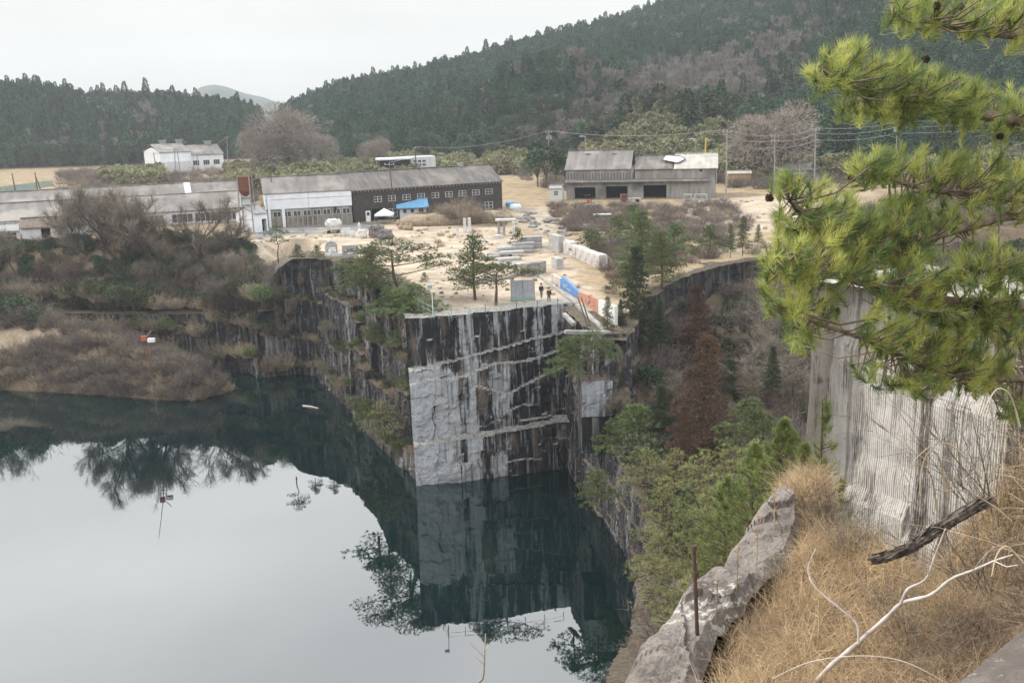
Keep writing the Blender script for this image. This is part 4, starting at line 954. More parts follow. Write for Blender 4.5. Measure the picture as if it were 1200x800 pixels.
b = MB(); b.box((0, 0, .9), (2.5, .5, 2.0)); b.build('panel', pmat('mauve granite', (.3, .28, .28), (.24, .22, .22), 3, .85), t)
a = np.linspace(math.pi, 2 * math.pi, 15); P1 = [(.75 * math.cos(q), -.27, 1.25 + .75 * math.sin(q)) for q in a]; P2 = [(.62 * math.cos(q), -.27, 1.33 + .42 * math.sin(q)) for q in a]
b = MB(); V = P1 + P2; b.add(V, [[i, i + 1, 16 + i, 15 + i] for i in range(14)]); b.add([(x, y + .05, z) for x, y, z in V], [[i + 15, 16 + i, i + 1, i] for i in range(14)]); b.build('crescent', M_stonew, t)
b = MB(); z = 0
for i, (w, h_) in enumerate(((.9, .25), (.4, .5), (.75, .2), (.4, .45), (.7, .2), (.3, .35), (.55, .15), (.12, .4))): b.box((0, 0, z + h_ / 2), (w, w, h_ - .004), taper=.92); z += h_
obj_at(b, 'stone_lantern', M_stonew, 348, 300, 'slim tiered pale stone lantern near the cliff edge', 'lantern')
b = MB(); b.box((0, 0, 1.1), (1.3, .4, 2.3), taper=.8); rock(b, (0, 0, 1.), (1.4, .5, 1.9), 2, rough=.05); obj_at(b, 'stone_slab', M_stone, 336, 296, 'upright grey slab half behind the small pine', 'stone')
for i, (x, y, w, h_, lb) in enumerate(((545, 273, .62, 2.6, 'left pale column of the pair before the brush mound'), (550.5, 273, .62, 2.7, 'right pale column of the pair before the brush mound'), (536.5, 278, .6, 1.5, 'short pale post left of the column pair'))):
    b = MB(); b.box((0, 0, h_ / 2 - .05), (w, w * .8, h_ + .1), taper=.93); b.box((0, 0, h_ + .03), (w * .8, w * .6, .12)); obj_at(b, 'stone_column', M_stonew, x, y, lb, 'stone')
b = MB(); rock(b, (0, 0, .25), (1.3, .8, .6), 5); obj_at(b, 'flat_stone', M_stonew, 583, 279, 'low pale flat stone in the sand left of the stone portal', 'stone')
P = at(594, 276); t = thing('stone_portal', (P[0], P[1], ZP), 'stone post and lintel portal standing in the yard', 'sculpture', rz=-.1)
for x, y, h_ in ((-1.4, 0, 2.6), (-.5, .3, 2.5), (1.3, -.6, 3.0)): b = MB(); b.box((x, y, h_ / 2 - .1), (.42, .42, h_ + .1)); b.build('upright', M_stonew if x > 0 else M_stone, t)
b = MB(); b.box((-.1, -.1, 2.82), (3.7, 1.1, .35)); b.build('lintel', M_stonew, t)
# brown dead tree stubs before blue hut
for i, x in enumerate((470, 476, 481)): b = MB(); b.tube([(0, 0, -.2), (.1, 0, 1.), (.3 * (i - 1), 0, 1.9)], [.3, .28, .1], 6); rock(b, (0, 0, .4), (1, .8, 1.), i); obj_at(b, 'tree_stump', M_twigl, x, 269 + i * .5, 'pale splintered stump at the left end of the brush mound', 'stump', 'stumps by the brush mound')
# piles of slabs and boulders
def pile(px0, py0, px1, py1, nn, protos, kind, label, cat, group, s0=.6, s1=1.2, wide=1.):
    for i in range(nn):
        q = i / max(nn - 1, 1); x = px0 + (px1 - px0) * q + rng.normal() * 5 * wide; y = py0 + (py1 - py0) * q + rng.normal() * 2.2 * wide
        P = at(x, y); s = rng.uniform(s0, s1); one(protos[rng.integers(len(protos))], kind, label, cat, group, P[0], P[1], (s * rng.uniform(.8, 1.3), s, s * rng.uniform(.6, 1.)), sink=.12)
pile(598, 250, 650, 268, 46, rocks_proto, 'rubble_stone', 'grey rubble stone dumped right of the timber warehouse', 'rubble', 'rubble right of the warehouse', .5, 1.3, 2.4)
pile(640, 278, 700, 268, 22, rocks_proto, 'rubble_stone', 'grey rubble stone lying in the dry brush of the middle ground', 'rubble', 'rubble in the brush', .4, 1., 1.8)
pile(803, 238, 845, 234, 14, rocks_proto, 'rubble_stone', 'pale rubble stone heaped at the right corner of the derelict works', 'rubble', 'rubble by the derelict works', .6, 1.3, 1.)
pile(725, 300, 800, 290, 20, rocks_proto, 'rubble_stone', 'grey rubble stone lying among the small pines', 'rubble', 'rubble among the small pines', .4, .9, 2.)
for i in range(44):
    x, y = rng.uniform(-16, 8), rng.uniform(112, 190)
    if sdist(np.array([x]), np.array([y]), YARD)[0] > 1: one(rocks_proto[i % 5], 'loose_stone', 'small loose stone lying on the open sand of the yard', 'stone', 'loose stones on the sand', x, y, rng.uniform(.15, .4), sink=.02)
slab = MB(); slab.box((0, 0, .22), (3.6, 1.6, .4), taper=.98); rock(slab, (0, 0, .2), (3.5, 1.5, .35), 2, rough=.05); slabm = slab.mesh('slab', M_stone)
for i, (x, y, z, rz, s) in enumerate(((575, 302, 0, .2, .8), (585, 300, 0, -.4, 1.), (596, 305, 0, .3, 1.), (600, 300, .35, .1, 1.), (594, 296, .5, .2, .9), (610, 296, 0, .0, 1.1), (612, 295, .5, .05, 1.), (614, 294, .95, .1, .95), (622, 291, 0, .1, 1.), (622, 290.5, .45, .0, 1.), (622, 290, .9, .05, 1.), (623, 289.5, 1.35, .02, .95), (604, 312, 0, .5, .9), (592, 311, 0, -.2, .9))):
    P = at(x, y); one(slabm, 'stone_slab', 'flat sawn granite slab in the stacks behind the notice board', 'slab', 'granite slabs stacked in the yard', P[0], P[1], s, rz=rz, z=ZP + z, sink=0)
def block_row(pts, w, h_, kind, mat, label, cat, group, dep=1.2, jitter=.1, zoff=0, lean=0):
    for (x0, y0, x1, y1) in pts:
        A, B = at(x0, y0), at(x1, y1); L, rz = to_local(A, B); b = MB(); hh = h_ * rng.uniform(.9, 1.1); b.box((L / 2, dep / 2, hh / 2 - .1), (L - .06, dep, hh + .2)); b.box((L / 2, dep / 2, hh + .06), (L * .94, dep * .9, .14))
        o = b.build(kind, mat, loc=(A[0], A[1], ZP + zoff)); o.rotation_euler = (0, 0, rz + rng.normal() * jitter * .3); tag(o, label, cat, group)
row = [(655 + 6.6 * i, 293 + 2.9 * i + .9, 655 + 6.6 * (i + 1), 293 + 2.9 * (i + 1) + .9) for i in range(7)]
block_row(row, 1, 1.7, 'stone_block', pmat('bright sawn stone', (.5, .48, .46), (.3, .27, .25), .9, .85), 'pale squared stone block in the white row behind the painted wall', 'stone block', 'row of pale stone blocks', dep=1.3)
block_row([(643, 292, 655, 296)], 1, 2.2, 'stone_block', M_stone, 'grey stone block at the left end of the pale row', 'stone block', None, dep=1.)
block_row([(618, 325, 632, 322), (632, 322, 641, 319)], 1, 1.5, 'stone_block', M_stoned, 'dark stained block of the low retaining stack behind the notice board', 'stone block', 'dark blocks behind the notice board', dep=1.2)
block_row([(646, 313, 652, 316)], 1, 1.4, 'stone_block', M_stone, 'rounded grey block at the head of the painted wall', 'stone block', None, dep=1.)
# painted retaining wall
M_mwhite = pmat('streaked white paint', (.55, .48, .44), (.3, .25, .22), 1.2, .85, mapscale=(3, 3, .4)); M_mblue = pmat('mural blue', (.07, .17, .38), (.12, .24, .42), 1.5, .7); M_morange = pmat('mural orange', (.42, .22, .15), (.34, .17, .12), 1.2, .8); M_mwhite2 = pmat('mural white', (.6, .6, .58), (.5, .49, .46), 1.5, .8)
A, B = at(646, 331), at(716, 375); L, rz = to_local(A, B)
mw = thing('painted_wall', (A[0], A[1], ZP), 'low retaining wall painted white, blue, orange and white beside the sandy path', 'wall', rz=rz)
def seg(n_, q0, q1, h0, h1, mat, lab):
    b = MB(); x0, x1 = L * q0, L * q1 - .05; h0 *= .72; h1 *= .72; V = [(x0, 0, -.8), (x1, 0, -.8), (x1, 0, h1), (x0, 0, h0), (x0, .35, -.8), (x1, .35, -.8), (x1, .35, h1), (x0, .35, h0)]
    b.add(V, [[0, 1, 2, 3], [5, 4, 7, 6], [3, 2, 6, 7], [1, 5, 6, 2], [4, 0, 3, 7]]); o = b.build(n_, mat, mw); o['label'] = lab; return o
seg('wall_panel', 0, .18, 1.6, 1.7, M_mwhite, 'streaked white wall panel'); s1 = seg('wall_panel', .18, .22, 1.7, 1.8, M_mblue, 'narrow blue strip')
s2 = seg('wall_panel', .22, .5, 2.2, 1.3, M_mblue, 'bright blue wall panel with white scrawl'); seg('wall_panel', .5, .82, 1.3, 1.9, M_morange, 'orange wall panel'); seg('wall_panel', .82, 1.05, 1.9, 2.3, M_mwhite2, 'white wall panel')
b = MB()
def stroke(p, r=.04): b.tube([(L * .22 + x, -.03, z * .72) for x, z in p], r, 4)
for st_ in ([(.5, .95), (.75, 1.02), (1.0, .98)], [(.75, 1.25), (.72, .8), (.9, .6)], [(1.35, 1.1), (1.45, .7)], [(1.65, 1.15), (1.6, .7)], [(2.0, 1.2), (2.4, 1.15)], [(2.2, 1.35), (2.1, .8), (2.4, .55), (2.55, .8)], [(2.9, .9), (3.0, .6), (3.3, .55)], [(3.5, .85), (3.6, .55)]): stroke(st_)
b.build('white_scrawl', M_mwhite2, s2)
b = MB(); b.tube([(L * .66, -.03, .2), (L * .7, -.03, .7), (L * .68, -.03, 1.2), (L * .73, -.03, 1.5)], .06, 4); b.tube([(L * .71, -.03, .25), (L * .76, -.03, .5), (L * .74, -.03, .9)], .05, 4); b.build('mural_lines', M_morange, mw)
# kerb strips and beams on the path
for i, (x0, y0, x1, y1, w, lb) in enumerate(((632, 324, 676, 357, .5, 'long pale concrete kerb running down the sandy path'), (676, 358, 712, 392, .5, 'lower pale concrete kerb at the foot of the painted wall'), (661, 369, 673, 381, .45, 'short pale kerb stone by the cliff corner'), (662, 390, 716, 391, .5, 'pale concrete beam across the foot of the sandy path'), (560, 333, 626, 318, .4, 'thin stone kerb across the sand behind the notice board'))):
    A, B = at(x0, y0), at(x1, y1, ZP - (.5 if y1 > 370 else 0)); L_, rz = to_local(A, B); b = MB(); b.box((L_ / 2, 0, 0), (L_, w, .3)); b.box((L_ / 2, 0, .16), (L_ - .1, w * .8, .04)); o = b.build('concrete_kerb', M_conc, loc=(A[0], A[1], ZP + .1)); o.rotation_euler = (0, math.atan2(A[2] - B[2], L_), rz); tag(o, lb, 'kerb')
# two leaning poles
for i, (x0, y0, x1, y1) in enumerate(((693, 397, 677, 348), (696, 397, 681, 348))):
    A = at(x0, y0, 17); D_ = math.hypot(A[0], A[1]); B = atd(x1, y1, D_ + 2.); b = MB(); b.tube([A, (A + B) / 2 + [0, 0, .1], B], [.1, .09, .06], 6)
    tag(b.build('bare_pole', M_bark), ('left bare leaning trunk at the foot of the sandy path', 'right bare leaning trunk at the foot of the sandy path')[i], 'trunk')
# notice board (two grey panels)
P = at(613, 352); t = thing('notice_board', (P[0], P[1], ZP), 'large grey two panel board standing by the cliff railing', 'board', rz=.07)
M_board = pmat('blotched grey sheet', (.34, .35, .37), (.25, .26, .28), 2.2, .6)
for x in (-.68, .68): b = MB(); b.box((x, 0, 1.35), (1.3, .08, 2.1)); b.build('panel', M_board, t)
for x in (-1.36, 0, 1.36): b = MB(); b.box((x, .1, 1.2), (.09, .09, 2.6)); b.build('post', M_metalg, t)
b = MB(); b.box((0, -.05, .2), (2.9, .3, .25)); b.build('sill', pmat('pale green paint', (.2, .33, .29), (.16, .27, .24), 3, .7), t)
M_rail = pmat('faded green rail', (.2, .33, .28), (.27, .36, .32), 3, .6)
# cliff railing
def railing(pts, label, net=True):
    W = [np.array([*p[:2], 0]) for p in pts]; t = thing('railing', (W[0][0], W[0][1], ZP), label, 'railing'); O = W[0]
    for a, c in zip(W[:-1], W[1:]):
        Ls = np.linalg.norm(c - a); k = max(1, int(Ls / 1.7))
        for i in range(k + (c is W[-1])):
            p = a + (c - a) * i / k - O; b = MB(); b.tube([p + [0, 0, -.1], p + [0, 0, 1.15]], .035, 5); b.build('post', M_wood if rng.random() < .3 else M_rail, t)
        for z in (.55, 1.1): b = MB(); b.tube([a - O + [0, 0, z], c - O + [0, 0, z]], .022, 4); b.build('rail', M_rail, t)
railing([(-8.4, 103.9), (-4.5, 104.3), (.6, 105.7), (5.2, 107.)], 'faded green pipe railing along the top of the quarry prow')
railing([(-8.4, 104.1), (-10.5, 109), (-12.6, 115), (-15, 121)], 'green pipe railing running back along the left cliff edge')
P = (-8.5, 104.6); t = thing('sign_post', (P[0], P[1], ZP), 'tall thin white post with a small sign at the left corner of the prow', 'sign post')
b = MB(); b.tube([(0, 0, 0), (0, 0, 3.6)], .05, 6); b.build('post', M_white, t); b = MB(); b.box((-.2, -.06, 3.3), (.55, .04, .4)); b.build('sign_panel', M_rail, t)
P = at(490, 350.5); 
# tarpaulin heap
b = MB(); rock(b, (0, 0, .4), (3.2, 1.6, 1.), 12, rough=.12, n=4); obj_at(b, 'tarpaulin_heap', pmat('pale teal tarpaulin', (.25, .36, .34), (.33, .37, .38), .9, .6), 597, 294, 'pale teal tarpaulin thrown over a heap beside the stone slabs', 'tarpaulin')
# small machines in front of the derelict works
P = at(689, 240); t = thing('forklift', (P[0], P[1], ZP), 'small orange and dark forklift at the first opening of the derelict works', 'forklift', rz=.3)
b = MB(); b.box((0, 0, .7), (1.3, 1.9, .8), taper=.85); b.build('body', pmat('orange machine paint', (.4, .15, .04), (.3, .12, .05), 2, .6), t)
b = MB(); [b.tube([(x, y, 1.), (x * .9, y * .8, 2.1)], .05, 4) for x in (-.55, .55) for y in (-.6, .5)]; b.box((0, 0, 2.15), (1.2, 1.3, .08)); b.build('cab_frame', M_black, t)
b = MB(); [b.box((x, -1.05, 1.1), (.12, .1, 2.4)) for x in (-.4, .4)]; [b.box((x, -1.5, .15), (.12, .9, .06)) for x in (-.4, .4)]; b.build('mast', M_black, t)
for x in (-.65, .65):
    for y in (-.6, .6): b = MB(); b.tube([(x - .1, y, .3), (x + .1, y, .3)], .32, 10); b.build('wheel', M_black, t)
P = at(735, 237); t = thing('flatbed_trolley', (P[0], P[1], ZP), 'rust red block truck parked between the dark openings of the derelict works', 'truck', rz=.05)
b = MB(); b.box((-.8, 0, 1.2), (1.6, 1.7, 1.4), taper=.9); b.build('cab', M_rust, t); b = MB(); b.box((1.6, 0, .8), (3.2, 1.7, .3)); b.build('bed', M_metalg, t); b = MB(); b.box((-.8, -.85, 1.5), (1.1, .06, .5)); b.build('window', M_glass, t)
for x in (-.8, 2.4):
    for y in (-.75, .75): b = MB(); b.tube([(x, y - .1, .35), (x, y + .1, .35)], .36, 10); b.build('wheel', M_black, t)
for (x, y, w, lb) in ((694, 247, 3.2, 'dark flat topped bench standing in the brush before the derelict works'), (706, 259, 3.4, 'pale topped low stand half hidden in the brush')):
    P = at(x, y); t = thing('low_stand', (P[0], P[1], ZP), lb, 'stand'); b = MB(); b.box((0, 0, 1.3), (w, 1.2, .2)); b.build('top', M_stonew if w > 3.3 else M_stoned, t)
    for q in (-.45, .45): b = MB(); b.box((q * w, 0, .5), (.25, 1., 1.38)); b.build('leg', M_stoned, t)
for i, x in enumerate((806, 821)):
    P = at(x, 239); t = thing('square_sculpture', (P[0], P[1], ZP), ('narrow square stone frame before the derelict works', 'wider square stone frame right of the narrow one')[i], 'sculpture'); w = 1.4 + i * 1.1
    for q in (-.5, .5): b = MB(); b.box((q * w, 0, .9), (.35, .7, 2.)); b.build('upright', M_stone, t)
    b = MB(); b.box((0, 0, 2.05), (w + .5, .8, .3)); b.build('top', M_stone, t); b = MB(); b.box((0, .02, .95), (w - .36, .6, .2)); b.build('shelf', M_stone, t)
# vans parked beyond the timber warehouse
for i, (x, y, lb, m_) in enumerate(((599, 243, 'blue sheeted stack right of the timber warehouse corner', M_blue), (604, 246, 'white sheeted stack beside the blue one', M_white))):
    b = MB(); rock(b, (0, 0, .6), (2.2, 1.6, 1.4), i, rough=.08, n=4); obj_at(b, 'sheeted_stack', m_, x, y, lb, 'stack')

# ---------------------------------------------------------------- people
def person(P, rz, coat, legs, label, stride=.12, arm=.1):
    t = thing('person', tuple(P), label, 'person', rz=rz)
    def skin(name, verts, edges, rad, mat):
        me = bpy.data.meshes.new(name); me.from_pydata(verts, edges, []); o = bpy.data.objects.new(name, me); COL.objects.link(o); o.parent = t
        md = o.modifiers.new('skin', 'SKIN'); me.skin_vertices.new() if not me.skin_vertices else None
        for v, r in zip(me.skin_vertices[0].data, rad): v.radius = r if isinstance(r, tuple) else (r, r)
        me.skin_vertices[0].data[0].use_root = True
        o.modifiers.new('sub', 'SUBSURF').levels = 2; o.modifiers['sub'].render_levels = 2; me.materials.append(mat); return o
    V = [(0, 0, .95), (0, 0, 1.2), (0, .01, 1.42), (0, 0, 1.5), (0, -.02, 1.6), (0, -.02, 1.7)]; E_ = [(i, i + 1) for i in range(5)]; Rr = [(.14, .11), (.13, .1), (.15, .1), .055, .085, .08]
    for s in (-1, 1):
        k = len(V); V += [(s * .09, 0, .88), (s * .1, s * stride * .5 - .03, .48), (s * .1, s * stride + .02, .08), (s * .1, s * stride - .14, .035)]; E_ += [(0, k), (k, k + 1), (k + 1, k + 2), (k + 2, k + 3)]; Rr += [.085, .058, .042, .038]
        k = len(V); V += [(s * .19, 0, 1.4), (s * .24, .02, 1.13), (s * .23, -arm, .9), (s * .22, -arm - .03, .81)]; E_ += [(2, k), (k, k + 1), (k + 1, k + 2), (k + 2, k + 3)]; Rr += [.055, .042, .032, .03]
    skin('body', V, E_, Rr, pmat('skin', (.4, .24, .17)))
    V = [(0, 0, .86), (0, 0, 1.2), (0, .01, 1.42), (0, 0, 1.48)]; E_ = [(0, 1), (1, 2), (2, 3)]; Rr = [(.18, .15), (.17, .14), (.18, .13), .09]
    for s in (-1, 1): k = len(V); V += [(s * .2, 0, 1.4), (s * .25, .02, 1.13), (s * .235, -arm + .01, .93)]; E_ += [(2, k), (k, k + 1), (k + 1, k + 2)]; Rr += [.08, .066, .055]
    skin('jacket', V, E_, Rr, coat)
    V = [(0, 0, .95)]; E_ = []; Rr = [(.16, .13)]
    for s in (-1, 1): k = len(V); V += [(s * .09, 0, .86), (s * .1, s * stride * .5 - .03, .48), (s * .1, s * stride + .02, .1)]; E_ += [(0, k), (k, k + 1), (k + 1, k + 2)]; Rr += [.1, .078, .062]
    skin('trousers', V, E_, Rr, legs)
    b = MB(); rock(b, (0, .01, 1.72), (.2, .22, .17), 3, rough=.03, n=4); b.build('hair', M_black, t, smooth=True)
    b = MB(); b.box((0, -.105, 1.64), (.035, .05, .05), taper=.6); b.build('nose', pmat('skin', (0, 0, 0)), t)
    return t
P = at(634.5, 349.5); person((P[0], P[1], ZP), .4, pmat('navy cloth', (.02, .025, .045)), pmat('green grey trousers', (.12, .17, .14)), 'person in a dark navy coat walking beside the grey board')
P = at(643.5, 354.5); person((P[0], P[1], ZP), -.5, pmat('dark green cloth', (.025, .05, .035)), pmat('dark trousers', (.06, .055, .05)), 'person in a dark green jacket and grey trousers by the railing')
# leaning mast with ladder in the lake
A = at(186, 492, 0); D_ = math.hypot(A[0], A[1]); B = atd(152, 348, D_); L3 = atd(170.5, 400, D_); L4 = atd(177, 433, D_)
t = thing('leaning_mast', tuple(A), 'thin leaning mast rising from the lake with a ladder and an orange box', 'mast')
b = MB(); b.tube([np.zeros(3) - [0, 0, 1], (L4 - A) * 1, (L3 - A), (B - A)], [.07, .07, .06, .03], 5); b.build('mast_pole', M_bark, t)
for s in (-.35, .45): b = MB(); b.tube([L3 - A + [s, -.1, 0], L4 - A + [s, -.1, 0]], .045, 4); b.build('side_rail', M_rust, t)
for i in range(9): b = MB(); p = (L3 - A) + (L4 - L3) * i / 8; b.tube([p + [-.35, -.1, 0], p + [.45, -.1, 0]], .04, 4); b.build('rung', M_rust, t)
p = L3 - A + [-.2, 0, .45]; b = MB(); b.box(tuple(p), (.65, .5, .65), taper=.9); o = b.build('winch_box', pmat('orange red paint', (.42, .1, .05), (.3, .08, .05), 3, .7), t)
b = MB(); b.box(tuple(p + [1.0, 0, -.3]), (.9, .5, .5)); b.build('battery_box', M_white, t); b = MB(); b.tube([p + [.3, 0, .1], p + [1.1, 0, 1.]], .06, 4); b.build('arm', M_twigl, t)
for i, (x0, y0, x1, y1, lb) in enumerate(((355, 475, 373, 478, 'pale stick floating on the dark water below the corner cliff'), (22, 454.5, 30, 454.5, 'short white stick floating at the left edge below the spit'), (33, 450, 51, 455, 'forked white stick floating beside the short one'))):
    A, B = at(x0, y0, .05), at(x1, y1, .05); b = MB(); b.tube([A, (A + B) / 2 + [0, .1, .05], B], [.1, .09, .05], 5); tag(b.build('floating_stick', pmat('bleached wood', (.6, .58, .54), (.5, .48, .44), 3)), lb, 'driftwood')

# ---------------------------------------------------------------- middle-distance vegetation
def off_at(px, py, D, z=None):
    P = atd(px, py, D); return P
bushes = [bush_mesh('dead_bush', 900, 1.6, 2.4, .035), bush_mesh('dead_bush', 800, 1.3, 1.8, .035, M_twigl), bush_mesh('dead_bush', 900, 2.0, 2.8, .035, pmat('mauve twig', (.16, .125, .115), (.1, .08, .078), 1, .9, rand=.25)),
          leafy_mesh('evergreen_shrub', 1.7, 2.2, M_pined, 1500, .24, .12), leafy_mesh('evergreen_shrub', 1.5, 1.9, M_mixed, 1300, .22, .12), leafy_mesh('green_shrub', 1.3, 1.6, M_pine, 1300, .2, .07)]
bn = ['dead_bush', 'dead_bush', 'dead_bush', 'evergreen_shrub', 'evergreen_shrub', 'green_shrub']
bt_w, bt_alt = [[bare_meshes('bare_tree', 8.5, 5, 1, .5, 1, .6, .016, .05, .14), bare_meshes('bare_tree', 7.5, 4, 4, .5, 2, .6, .016, .06, .085), bare_meshes('bare_tree', 7, 5, 1, .6, 1, .6, .016, .04, .13, lean=.35)] for _ in range(2)]
grey_w = bare_meshes('grey_shrub', 5, 3, 4, .6, 4, .5, .014, .05, .045, pmat('pale grey bark', (.34, .32, .3), (.2, .18, .165), 3, .9))
def hitf(px, py, t0=110):
    d = ray(px, py); t = np.arange(t0, 420, .4); Q = CAMP + d * t[:, None]; k = np.argmax(Q[:, 2] < hfun(Q[:, 0], Q[:, 1])); return Q[k]
def bare(px, py, topy, label, group=None, k=0, z=ZP, rz=None, D=None, wide=1.):
    P = hitf(px, py, 150 if D is None else D - 12); D_ = math.hypot(P[0], P[1]); T = atd(px, topy, D_); z0 = P[2] - .1
    w, tw = (bt_w, bt_alt)[rng.integers(2)][k] if k < 3 else grey_w; zs = max(v.co.z for v in tw.vertices); s = (T[2] - z0) / zs
    t = tree('bare_tree', label, 'tree', group, (P[0], P[1], z0), w, tw, rng.random() * 6.28 if rz is None else rz, s, 'trunk', 'twigs'); t.scale = (s * wide, s * wide, s); return t
bare(76, 300, 214, 'slim leafless tree at left in front of the brown roofed shed', k=0, wide=.7)
bare(118, 306, 206, 'tallest multi-stemmed leafless tree in front of the long shed', k=1, wide=1.1)
bare(140, 305, 210, 'leafless tree crowding the right side of the tallest multi-stemmed one', k=0)
bare(158, 310, 224, 'dense dark leafless tree behind the left bank brush', k=1)
bare(190, 308, 208, 'leafless spreading tree in front of the long shed windows', k=1, wide=1.2)
bare(232, 304, 226, 'small thin leafless tree right of the spreading one', k=0)
bare(272, 308, 240, 'small leafless tree below the rusty hopper', k=2)
bare(20, 320, 262, 'crooked leafless tree at the far left edge of the bank', k=2); bare(-15, 320, 240, 'leafless tree cut by the left edge of the view', k=1)
for x, y, ty in ((45, 335, 290), (95, 345, 292), (215, 345, 288), (300, 340, 280), (255, 350, 290), (320, 365, 300), (340, 350, 300), (170, 345, 300), (285, 380, 310), (350, 390, 330)):
    bare(x, y, ty, 'low leafless tree growing out of the steep left bank', 'leafless trees on the left bank', k=rng.integers(1, 3), D=rng.uniform(160, 164) if x < 280 else 157)
def scat(poly, n, ks, s0=.6, s1=1.2, cond=None):
    P = np.array(poly)[:, :2]; X = rng.uniform(P[:, 0].min(), P[:, 0].max(), n * 4); Y = rng.uniform(P[:, 1].min(), P[:, 1].max(), n * 4)
    k = sdist(X, Y, poly) > 0
    if cond is not None: k &= cond(X, Y)
    X, Y = X[k][:n], Y[k][:n]; return X, Y, hfun(X, Y) - .15, rng.uniform(s0, s1, len(X)), rng.choice(ks, len(X))
parts_ = []
bushsrc = []
for k in range(6):
    x, y = [(-60, 168), (-75, 169), (30, 120), (-55, 166), (-68, 170), (24, 112)][k]
    bushsrc.append(one(bushes[k], bn[k], ['grey brown twiggy bush low on the left bank', 'pale tan twiggy bush beside the left bank shrubs', 'mauve brown twiggy bush on the far side of the side pit', 'dark evergreen shrub on the left bank below the bare trees', 'olive evergreen shrub at the left end of the bank', 'green pine shrub on the slope of the side pit'][k], 'bush', None, x, y, 1.))
def PX(l, z=ZP): return [tuple(at(x, y, z)[:2]) for x, y in l]
BANKZ = [(-33, 157), (-42, 156), (-50, 162), (-63, 165), (-95, 170), (-160, 176), (-160, 188), (-60, 181), (-49, 176), (-38, 163)]
LEDGE = []
for st_, u0_, u1_ in ((st1, 2, 52), (st2, 52, 150)):
    P_ = np.array(LB); cu_ = np.concatenate([[0], np.cumsum(np.hypot(*(P_[1:] - P_[:-1]).T))])
    for u in np.arange(u0_, u1_, .8):
        c_ = np.searchsorted(st_.edges, u); acc = 0
        for k in range(st_.T.shape[1]):
            d_ = st_.T[c_, k, 1]; zt_ = st_.T[c_, k, 0]; bx_, by_ = np.interp(u, cu_, P_[:, 0]), np.interp(u, cu_, P_[:, 1]); bx2, by2 = np.interp(u + 1, cu_, P_[:, 0]), np.interp(u + 1, cu_, P_[:, 1]); tx_, ty_ = bx2 - bx_, by2 - by_; l_ = math.hypot(tx_, ty_) + 1e-6
            acc += d_ * .5; LEDGE.append((bx_ + ty_ / l_ * acc, by_ - tx_ / l_ * acc, zt_)); acc += d_ * .5
LEDGE = np.array(LEDGE); LEDGE = LEDGE[rng.random(len(LEDGE)) < .7]
S_ = [(LEDGE[:, 0], LEDGE[:, 1], LEDGE[:, 2], rng.uniform(.25, .75, len(LEDGE)) * np.where(LEDGE[:, 0] < -36, 2.1, 1.), rng.choice([0, 1, 1, 4, 5], len(LEDGE))),
      scat(BANKZ, 800, [0, 0, 0, 2, 3, 3, 3, 4, 1], .6, 1.25),
      scat([(-33, 155.5), (-42, 155), (-50, 160), (-63, 163.5), (-95, 168.5), (-160, 174), (-160, 178), (-95, 173), (-62, 168), (-47, 163), (-36, 159)], 520, [0, 2, 0, 3, 4, 2], 1., 1.9),
      scat(SPIT, 2300, [1, 1, 0, 0, 2], .45, 1.0, lambda X, Y: (hfun(X, Y) > .05) & (np.abs(Y - 151 - (X + 60) * -.12) + 1.5 * fbm(X * .2, Y * .2) > 1.)),
      scat([(3.2, 35), (6.5, 35), (9.5, 58), (10.8, 66), (9.6, 68), (7.9, 61), (5.6, 50)], 220, [1, 1, 0, 5], .3, .6),
      scat([(11.5, 60), (11.5, 88), (12.5, 97), (15, 112), (28, 132), (40, 139), (75, 140), (75, 60), (40, 20), (8, 20), (9, 50)], 1500, [0, 2, 2, 2, 3, 1, 4], .6, 1.4),
      scat([(10.4, 90), (10., 84), (10.4, 76), (10.2, 70), (8.3, 62), (5.8, 50), (7, 45), (11.5, 60), (13.5, 70), (13.5, 90)], 260, [1, 1, 4, 5, 2], .3, .7),
      scat(PX([(645, 242), (850, 240), (880, 262), (840, 300), (900, 298), (900, 288), (770, 318), (735, 330), (716, 345), (705, 300), (690, 282), (652, 268)]), 520, [0, 1, 2, 2, 1], .4, .9),
      scat(YARD, 260, [1, 1, 5, 0], .1, .3, lambda X, Y: fbm(X * .15, Y * .15) > .05),
      scat([(x, y) for x, y in [(-9, 104.6), (4.6, 108.6), (4.6, 110), (-8.6, 106.5), (-13, 118), (-21, 139), (-28, 150), (-29, 148), (-21, 135), (-13.5, 116)]], 150, [1, 1, 5], .2, .45),
      scat(YARD2, 120, [1, 0, 2], .15, .4, lambda X, Y: fbm(X * .12, Y * .12) > .1),
      scat([(-9, 157), (-6, 166), (-4, 178), (-14, 188), (-21, 182), (-16, 170)], 10, [1], .4, .6),
      scat([(-140, 235), (-60, 235), (-10, 262), (-30, 430), (-140, 470), (-280, 430), (-240, 300)], 900, [1, 1, 0, 2], .8, 1.7, lambda X, Y: azpx(X, Y) > 60),
      scat([(14, 262), (70, 255), (150, 240), (150, 330), (40, 370), (0, 360)], 350, [0, 1, 2, 2], .8, 1.6),
      scat([(42, 145), (140, 141), (170, 230), (110, 262), (90, 225), (70, 190), (56, 172), (60, 150)], 520, [0, 2, 2, 1], .8, 1.6),
      scat([(-36, 158), (-30, 154.5), (-24.8, 146), (-20, 137), (-16.2, 127), (-12, 117), (-9.8, 110), (-11.5, 110), (-14.5, 120), (-21, 135), (-26.5, 145), (-35, 151)], 50, [0, 1, 1], .3, .6)]
cat_ = [np.concatenate([s[i] for s in S_]) for i in range(5)]
